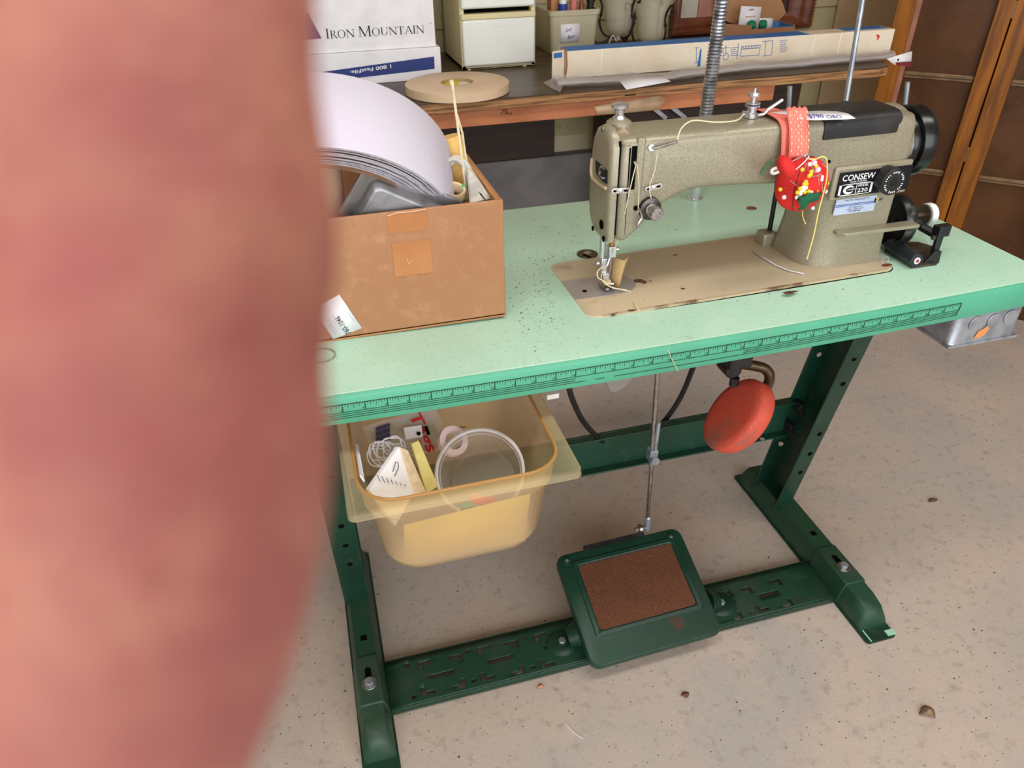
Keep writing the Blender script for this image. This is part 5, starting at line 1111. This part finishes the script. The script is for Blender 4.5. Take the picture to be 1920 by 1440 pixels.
part('tie_string', G().tube([W(u, v, y=1.58) for u, v in ((1150, 66), (1144, 74), (1141, 92))], .0012, 5, sm=3).tube([W(u, v, y=1.58) for u, v in ((1150, 66), (1156, 78))], .001, 5), wplast_m, S1)
sconce(1220, 79, 1.615, 'glass candle holder with iron scrolls in front of the framed picture')
# framed picture
PF = thing('picture_frame', 'large mahogany moulded picture frame leaning on the back wall', 'picture frame', (1.57, 1.75, BZ))
fx0, fx1_, fz0 = 1.302, 1.842, BZ + .001
def moul(x0, x1, z0, z1, e): return [(x0 + e, z0 + e, x1 - e, z1 - e)]
pfm = ((0, 0), (.006, .016), (.016, .02), (.024, .012), (.034, .014), (.044, .006), (.056, .004))
rings = []
for e, h in pfm:
    rings.append([V((x, 1.748 - h, z)) for x, z in ((fx0 + e * .62, fz0 + e), (fx1_ - e * (1.9), fz0 + e), (fx1_ - e * 1.9, 1.45 - e), (fx0 + e * .62, 1.45 - e))])
g = G()
R_ = [g.vs(r) for r in rings]
for a, b in zip(R_, R_[1:]):
    for i in range(4): g.f([a[i], a[(i + 1) % 4], b[(i + 1) % 4], b[i]])
part('moulding', g, frame_m, PF, sharp=20)
part('backing', G().box(fx0 + .002, fx1_ - .002, 1.749, 1.756, fz0 + .002, 1.448), darkwood_m, PF)
g = G()
for k2 in range(60): g.ball((fx1_ - .003, 1.742, fz0 + .012 + k2 * .0105), .004, n=6, m=4)
part('beaded_edge', g, mat('gilt_bead', (150, 104, 60), .4), PF)
ix0, ix1 = fx0 + .036, fx1_ - .108; iz0 = fz0 + .057
part('mat_board', G().box(ix0 - .002, ix0 + .058, 1.7455, 1.7485, iz0 - .002, 1.39), mat('grey_mat_board', (176, 170, 154), .7, layers=(('n', 8, (150, 146, 134), .5, .6),)), PF)
xp = ix0 + .059
for k2 in range(4):
    part('plank', G().box(xp, xp + .068, 1.743, 1.7485, iz0 - .002, 1.39), mat('rose_plank_%d' % k2, (168 - 6 * k2, 116 - 5 * k2, 96 - 4 * k2), .6, layers=(('n', 14, (150, 98, 80), .4, .65),), stretch=(3, 1, .3)), PF, bevel=.001); xp += .070
# little open carton with carded spools
ob = W(1407, 68, z=BZ)
OC = thing('open_carton', 'small open brown carton with blue inside behind the long carton', 'carton', (1.57, 1.68, BZ))
c0, c1, d0, d1, hz = 1.455, 1.688, 1.615, 1.70, .832
part('front_wall', G().box(1.527, c1, d0, d0 + .003, BZ, hz - .006), card_m, OC)
part('left_wall', G().prism([(c0, d1 - .02), (1.527, d0), (1.529, d0 + .003), (c0 + .003, d1 - .018)], (0, 0, BZ), X, Y, Z * (hz - BZ + .006)), card_m, OC)
part('right_wall', G().box(c1 - .003, c1, d0 + .003, d1, BZ, hz), card_m, OC)
part('back_wall', G().box(c0, c1, d1 - .003, d1, BZ, hz), mat('blue_liner', (70, 118, 168), .6), OC)
part('liner', G().box(1.60, c1 - .004, d0 + .004, d0 + .006, BZ, hz - .004).box(c1 - .006, c1 - .004, d0 + .004, d1 - .003, BZ, hz - .002), MATS['blue_liner'], OC)
lidp = [W(u, v, y=1.702) for u, v in ((1352, 30), (1366, 42), (1378, 45), (1440, 45), (1462, 38), (1474, 24), (1470, 10), (1450, -30), (1360, -30), (1345, 5))]
part('lid_flap', G().prism([(p.x, p.z) for p in lidp], (0, 1.704, 0), X, Z, Y * .003), mat('kraft_flap', (176, 128, 88), .75, layers=(('n', 10, (164, 116, 78), .4, .65),)), OC)
for k2, (q, ctr, lab) in enumerate((([(1390, 11), (1428, 13), (1421, 58), (1383, 54)], (1409, 47), 'white hang card with green thread spool at the front of the small carton'), ([(1420, 34), (1449, 34), (1447, 62), (1416, 60)], (1430, 46), 'white card with a green thread spool behind the hang card'))):
    y2 = 1.645 + .012 * k2; P = [W(u, v, y=y2) for u, v in q]
    cd = thing('carded_thread', lab, 'thread', P[3], group='carded green thread spools')
    part('card', G().poly(P), paper_m, cd, solid=.0008)
    c = W(ctr[0], ctr[1], y=y2 - .012); part('green_spool', G().lathe([(.0001, -.012), (.010, -.012), (.013, -.008), (.0145, 0), (.013, .008), (.010, .012), (.0001, .012)], c, V((1, -.3, .1)), 20), mat('spool_green' if k2 == 0 else 'spool_green2', (20, 130, 80), .6, layers=(('n', 200, (14, 104, 62), .4, .65),)), cd)
    part('print_lines', G().obox(W((q[0][0] + q[1][0]) / 2 - 2, q[0][1] + 20, y=y2 - .001), X, Y, Z, .018, .0003, .0012), mat('orange_print' if k2 == 0 else 'orange_print2', (214, 140, 100), .6), cd)
    part('hang_slot', G().obox(W((q[0][0] + q[1][0]) / 2, q[0][1] + 7, y=y2 - .001), X, Y, Z, .008, .0003, .002), card_m, cd)
# cardboard sheet on the back wall
solo('cardboard_sheet', G().box(1.94, 2.5, 1.752, 1.758, .4425, 1.25), mat('tan_board', (186, 158, 120), .75, layers=(('n', 4, (176, 146, 108), .4, .65),)), 'flat tan cardboard sheet leaning against the siding', 'cardboard', (2.2, 1.755, .4425), bevel=.001)
# ================================================================== folding wooden door screen at the right
Dq = V((1.885, 1.305, 0)); Dd = V((.7071, -.7071, 0)); Dn = V((-.7071, -.7071, 0))
def DS(u, v, off=0.):
    r = W(u, v, d=1) - CP; o_ = Dq + Dn * off; k2 = (o_ - CP).dot(Dn) / r.dot(Dn); p = CP + r * k2; return (p - Dq).dot(Dd), p.z
FD = thing('folding_door', 'dark panelled folding door with amber wood stiles behind the table', 'folding door', Dq)
def dbox(s0, s1, n0_, n1_, z0, z1): return G().box(s0, s1, n0_, n1_, z0, z1, lambda p: Dq + Dd * p.x + Dn * p.y + Z * p.z)
sA0, sA1 = DS(1659, 105)[0], DS(1694, 105)[0]; sA2 = DS(1703, 105)[0]
sB0 = DS(1810, 200)[0]; sB1 = DS(1843, 200)[0]; sB2 = DS(1880, 200)[0]
zr1 = DS(1760, 143)[1]; zr2 = DS(1750, 322)[1]
HT = 2.0
part('stile', dbox(sA0, sA1, -.02, .018, 0, HT), amber_m, FD, bevel=.002)
part('stile_edge', dbox(sA1, sA2, -.015, .010, 0, HT), mat('rosy_edge', (166, 112, 88), .4, layers=(('n', 20, (146, 94, 72), .4, .65),)), FD)
part('door_panel', dbox(sA2, sB0, -.012, -.002, 0, HT), doorpanel_m, FD)
part('stile', dbox(sB0, sB1 - .004, -.02, .020, 0, HT), amber_m, FD, bevel=.002)
part('stile', dbox(sB1, sB2, -.02, .016, 0, HT), amber_m, FD, bevel=.002)
part('hinge_gap', dbox(sB1 - .005, sB1 + .001, -.02, .006, 0, HT), seam_m, FD)
sC = sB2 + .36
part('door_panel', dbox(sB2, sC, -.012, -.002, 0, HT), doorpanel_m, FD)
part('stile', dbox(sC, sC + .07, -.02, .016, 0, HT), amber_m, FD, bevel=.002)
brs_m = mat('bronze_rail', (136, 108, 74), .35, .3, layers=(('n', 30, (110, 84, 54), .4, .65),))
for zr in (zr1, zr2, zr1 + .45, zr2 - .28):
    for a, b in ((sA2, sB0), (sB2, sC)):
        r_ = part('rail', dbox(a, b, -.004, .004, zr - .011, zr + .009), brs_m, FD, bevel=.003)
        part('rail_groove', dbox(a, b, .0035, .0045, zr - .004, zr - .001), darkwood_m, r_)
for u, v in ((1896, 16), (1816, 287)):
    z_ = DS(u, v)[1]; part('hinge', dbox(sB1 - .0045, sB1 + .001, .004, .0185, z_ - .022, z_ + .022), MATS['bronze_rail'], FD)
# ================================================================== bits on the floor
def leafbit(u, v, r, m, label, cat='leaf', seed=0):
    rnd_ = random.Random(seed); c = W(u, v, z=0)
    pts = [V((c.x + r * (1 + .5 * rnd_.uniform(-1, 1)) * math.cos(t), c.y + .6 * r * (1 + .5 * rnd_.uniform(-1, 1)) * math.sin(t), .002 + r * .25 * rnd_.random())) for t in [2 * math.pi * i / 9 for i in range(9)]]
    g = G(); cv = g.b.verts.new((c.x, c.y, r * .5 + .002)); vs = g.vs(pts)
    for i in range(9): g.f([cv, vs[i], vs[(i + 1) % 9]])
    solo('dry_leaf', g, m, label, cat, (c.x, c.y, 0), solid=.0006)
brown_m = mat('dry_brown', (112, 72, 58), .9, layers=(('n', 100, (84, 54, 42), .4, .65),)); tanleaf_m = mat('dry_tan', (150, 122, 96), .9, layers=(('n', 150, (110, 86, 64), .4, .65),))
leafbit(1740, 1336, .016, tanleaf_m, 'crumpled tan dry leaf on the floor at lower right', seed=1)
leafbit(1748, 939, .010, brown_m, 'small brown leaf on the floor right of the table leg', seed=2)
leafbit(1286, 1304, .008, brown_m, 'small brown chip on the floor in front of the treadle', 'chip', 3)
leafbit(1014, 1288, .007, mat('orange_husk', (196, 140, 96), .8), 'tiny orange husk on the floor before the cross plate', 'husk', 4)
solo('white_thread', G().tube([W(u, v, z=.0015) for u, v in ((1059, 1356), (1070, 1368), (1082, 1378), (1094, 1385))], .0008, 5, sm=3), white_m, 'short white thread on the floor at the bottom', 'thread', W(1075, 1370, z=0))
solo('loose_thread', G().tube([W(1252, 656, y=-.003), W(1262, 678, y=-.003), W(1271, 695, y=-.004)], .0004, 4), thread_m, 'fine thread hanging over the front edge of the tabletop', 'thread', W(1252, 656, y=-.003))

def specks(name, n, gen, r0, r1, m, label, loc):
    g = G(); rg = random.Random(len(name) + n)
    for _ in range(n):
        c, z_ = gen(rg); r = rg.uniform(r0, r1); k = rg.uniform(.4, 1); a0 = rg.uniform(0, 6)
        q = [V((c[0] + r * math.cos(a0 + t), c[1] + r * k * math.sin(a0 + t), z_ + .0002)) for t in (0, 1.3, 2.6, 3.9, 5.2)]
        tp_ = g.b.verts.new((c[0], c[1], z_ + r * .5)); vs = g.vs(q)
        for i in range(5): g.f([vs[i], vs[(i + 1) % 5], tp_])
    o = solo(name, g, m, label, 'grit', loc); o['kind'] = 'stuff'
def gtab(rg):
    while 1:
        if rg.random() < .7: p = W(rg.gauss(1015, 45), rg.gauss(520, 70), z=.743)
        else: p = V((rg.uniform(.1, 1.05), rg.uniform(.02, .5), 0))
        inb = bx0 - .003 < p.x < bx1 + .003 and by0 - .003 < p.y < by1 + .003
        if .31 < p.x < 1.06 and .012 < p.y < .5 and not inb: return (p.x, p.y), tz(p.x)
specks('lint_specks', 260, gtab, .0004, .0014, mat('dark_lint', (52, 48, 40), .9), 'tiny dark lint specks scattered on the green tabletop', (.6, .2, H))
specks('floor_grit', 460, lambda rg: ((rg.uniform(-.3, 2.2), rg.uniform(-.35, 1.0)), 0.0), .0006, .0024, mat('brown_grit', (84, 64, 52), .9), 'tiny brown grit scattered over the concrete floor', (.9, .3, 0))
# ================================================================== the photographer's finger, close to the lens
edge = [(-420, 590), (-200, 582), (0, 580), (60, 578), (130, 583), (220, 597), (310, 610), (400, 620), (470, 622), (560, 612), (640, 598), (690, 594), (760, 603), (830, 606), (920, 602), (1010, 592), (1100, 575), (1200, 553), (1310, 523), (1440, 476), (1620, 400), (1850, 300), (2150, 190)]
HD = thing('hand', 'blurred pink finger close to the lens covering the left side', 'hand', W(300, 2100, d=.05))
DD = .052
rings = []
def fing(v, e, rr0, flat=.9):
    ang = math.atan((e - 960) / FPX); half = math.asin(rr0 / DD); ca_ = ang - half
    cx_, cd_ = DD * math.sin(ca_), DD * math.cos(ca_); hu = (720 - v) / FPX * cd_
    c = CP + CR * cx_ + CU * hu + CF * cd_
    tx = (CR * math.cos(ca_) - CF * math.sin(ca_)); td_ = (CR * math.sin(ca_) + CF * math.cos(ca_))
    return c, tx, td_
ctrs = []
for v, e in edge:
    e += 17 + 6 * max(0, v) / 1440
    rr0 = .0112 if v < 1500 else .0118
    c, tx, td_ = fing(v, e, rr0); ctrs.append((c, tx, td_, rr0))
tip = ctrs[0]
for f_, s_ in ((.020, .04), (.0185, .35), (.0155, .62), (.011, .83), (.005, .96)):
    c = tip[0] + CU * f_; rings.append([c + tip[1] * math.cos(t) * tip[3] * s_ + tip[2] * math.sin(t) * tip[3] * .82 * s_ for t in [2 * math.pi * k2 / 36 for k2 in range(36)]])
for c, tx, td_, r0 in ctrs:
    rings.append([c + tx * math.cos(t) * r0 + td_ * math.sin(t) * r0 * .86 for t in [2 * math.pi * k2 / 36 for k2 in range(36)]])
# the hand behind it, below and left of the lens
base = ctrs[-1]
pal = [(V((-.010, -.012, -.004)), .016, .013), (V((-.022, -.026, -.016)), .030, .017), (V((-.032, -.048, -.034)), .041, .018), (V((-.036, -.072, -.056)), .040, .019), (V((-.036, -.094, -.080)), .031, .021), (V((-.036, -.118, -.105)), .028, .022), (V((-.038, -.17, -.16)), .031, .026)]
for o_, ra, rb_ in pal:
    c = base[0] + CR * o_.x + CU * o_.y + CF * o_.z
    rings.append([c + CR * math.cos(t) * ra + (CF * .8 + CU * -.6).normalized() * math.sin(t) * rb_ for t in [2 * math.pi * k2 / 36 for k2 in range(36)]])
part('finger_skin', G().loft(rings), skin_m, HD, 'out of focus pink skin', sharp=180, sub=1)
nc = ctrs[0][0] + CU * .006 + ctrs[0][2] * .0090
part('finger_nail', G().loft([[nc + tip[1] * x * wq + CU * h + tip[2] * (.0012 - .0026 * x * x) for x in (-1, -.5, 0, .5, 1)] for h, wq in ((-.010, .0045), (-.006, .0065), (.002, .007), (.009, .0055), (.011, .002))], cap=False), nail_m, HD, solid=.0006)
for k2, (lx_, ln) in enumerate(((-.022, .9), (-.042, .95), (-.060, .78))):
    b0 = base[0] + CR * (-.018 + lx_) + CU * (-.038 - .006 * k2) + CF * -.026
    P = [b0, b0 + CU * .030 * ln + CF * .010 - CR * .004, b0 + CU * .046 * ln - CF * .010 - CR * .006, b0 + CU * .034 * ln - CF * .028 - CR * .006, b0 + CU * .018 * ln - CF * .032 - CR * .006]
    part('curled_finger', G().tube(P, [.0098, .0078], 18, sm=6), skin_m, HD, sharp=180, sub=1)
b0 = base[0] + CR * .004 + CU * -.066 + CF * -.050
part('thumb', G().tube([b0, b0 + CR * .016 + CU * .020 + CF * -.006, b0 + CR * .020 + CU * .044 + CF * -.018, b0 + CR * .014 + CU * .062 + CF * -.026], [.0125, .0088], 18, sm=6), skin_m, HD, sharp=180, sub=1)

# unseen phone added just behind the lens to shade the finger
PHN = thing('smartphone', 'unseen black smartphone added behind the finger to shade it', 'phone', CP - CF * .01)
def cbox(x, y, r, f0, f1): return G().loft([[CP + CR * a + CU * b + CF * f for a, b in rrect(x[0], x[1], y[0], y[1], r, 6)] for f in (f0, f1)])
part('phone_body', cbox((-.020, .128), (-.056, .018), .010, -.0100, -.0022), blackp_m, PHN, bevel=.0015)
part('phone_screen', cbox((-.015, .123), (-.052, .014), .007, -.0104, -.0100), black_m, PHN)
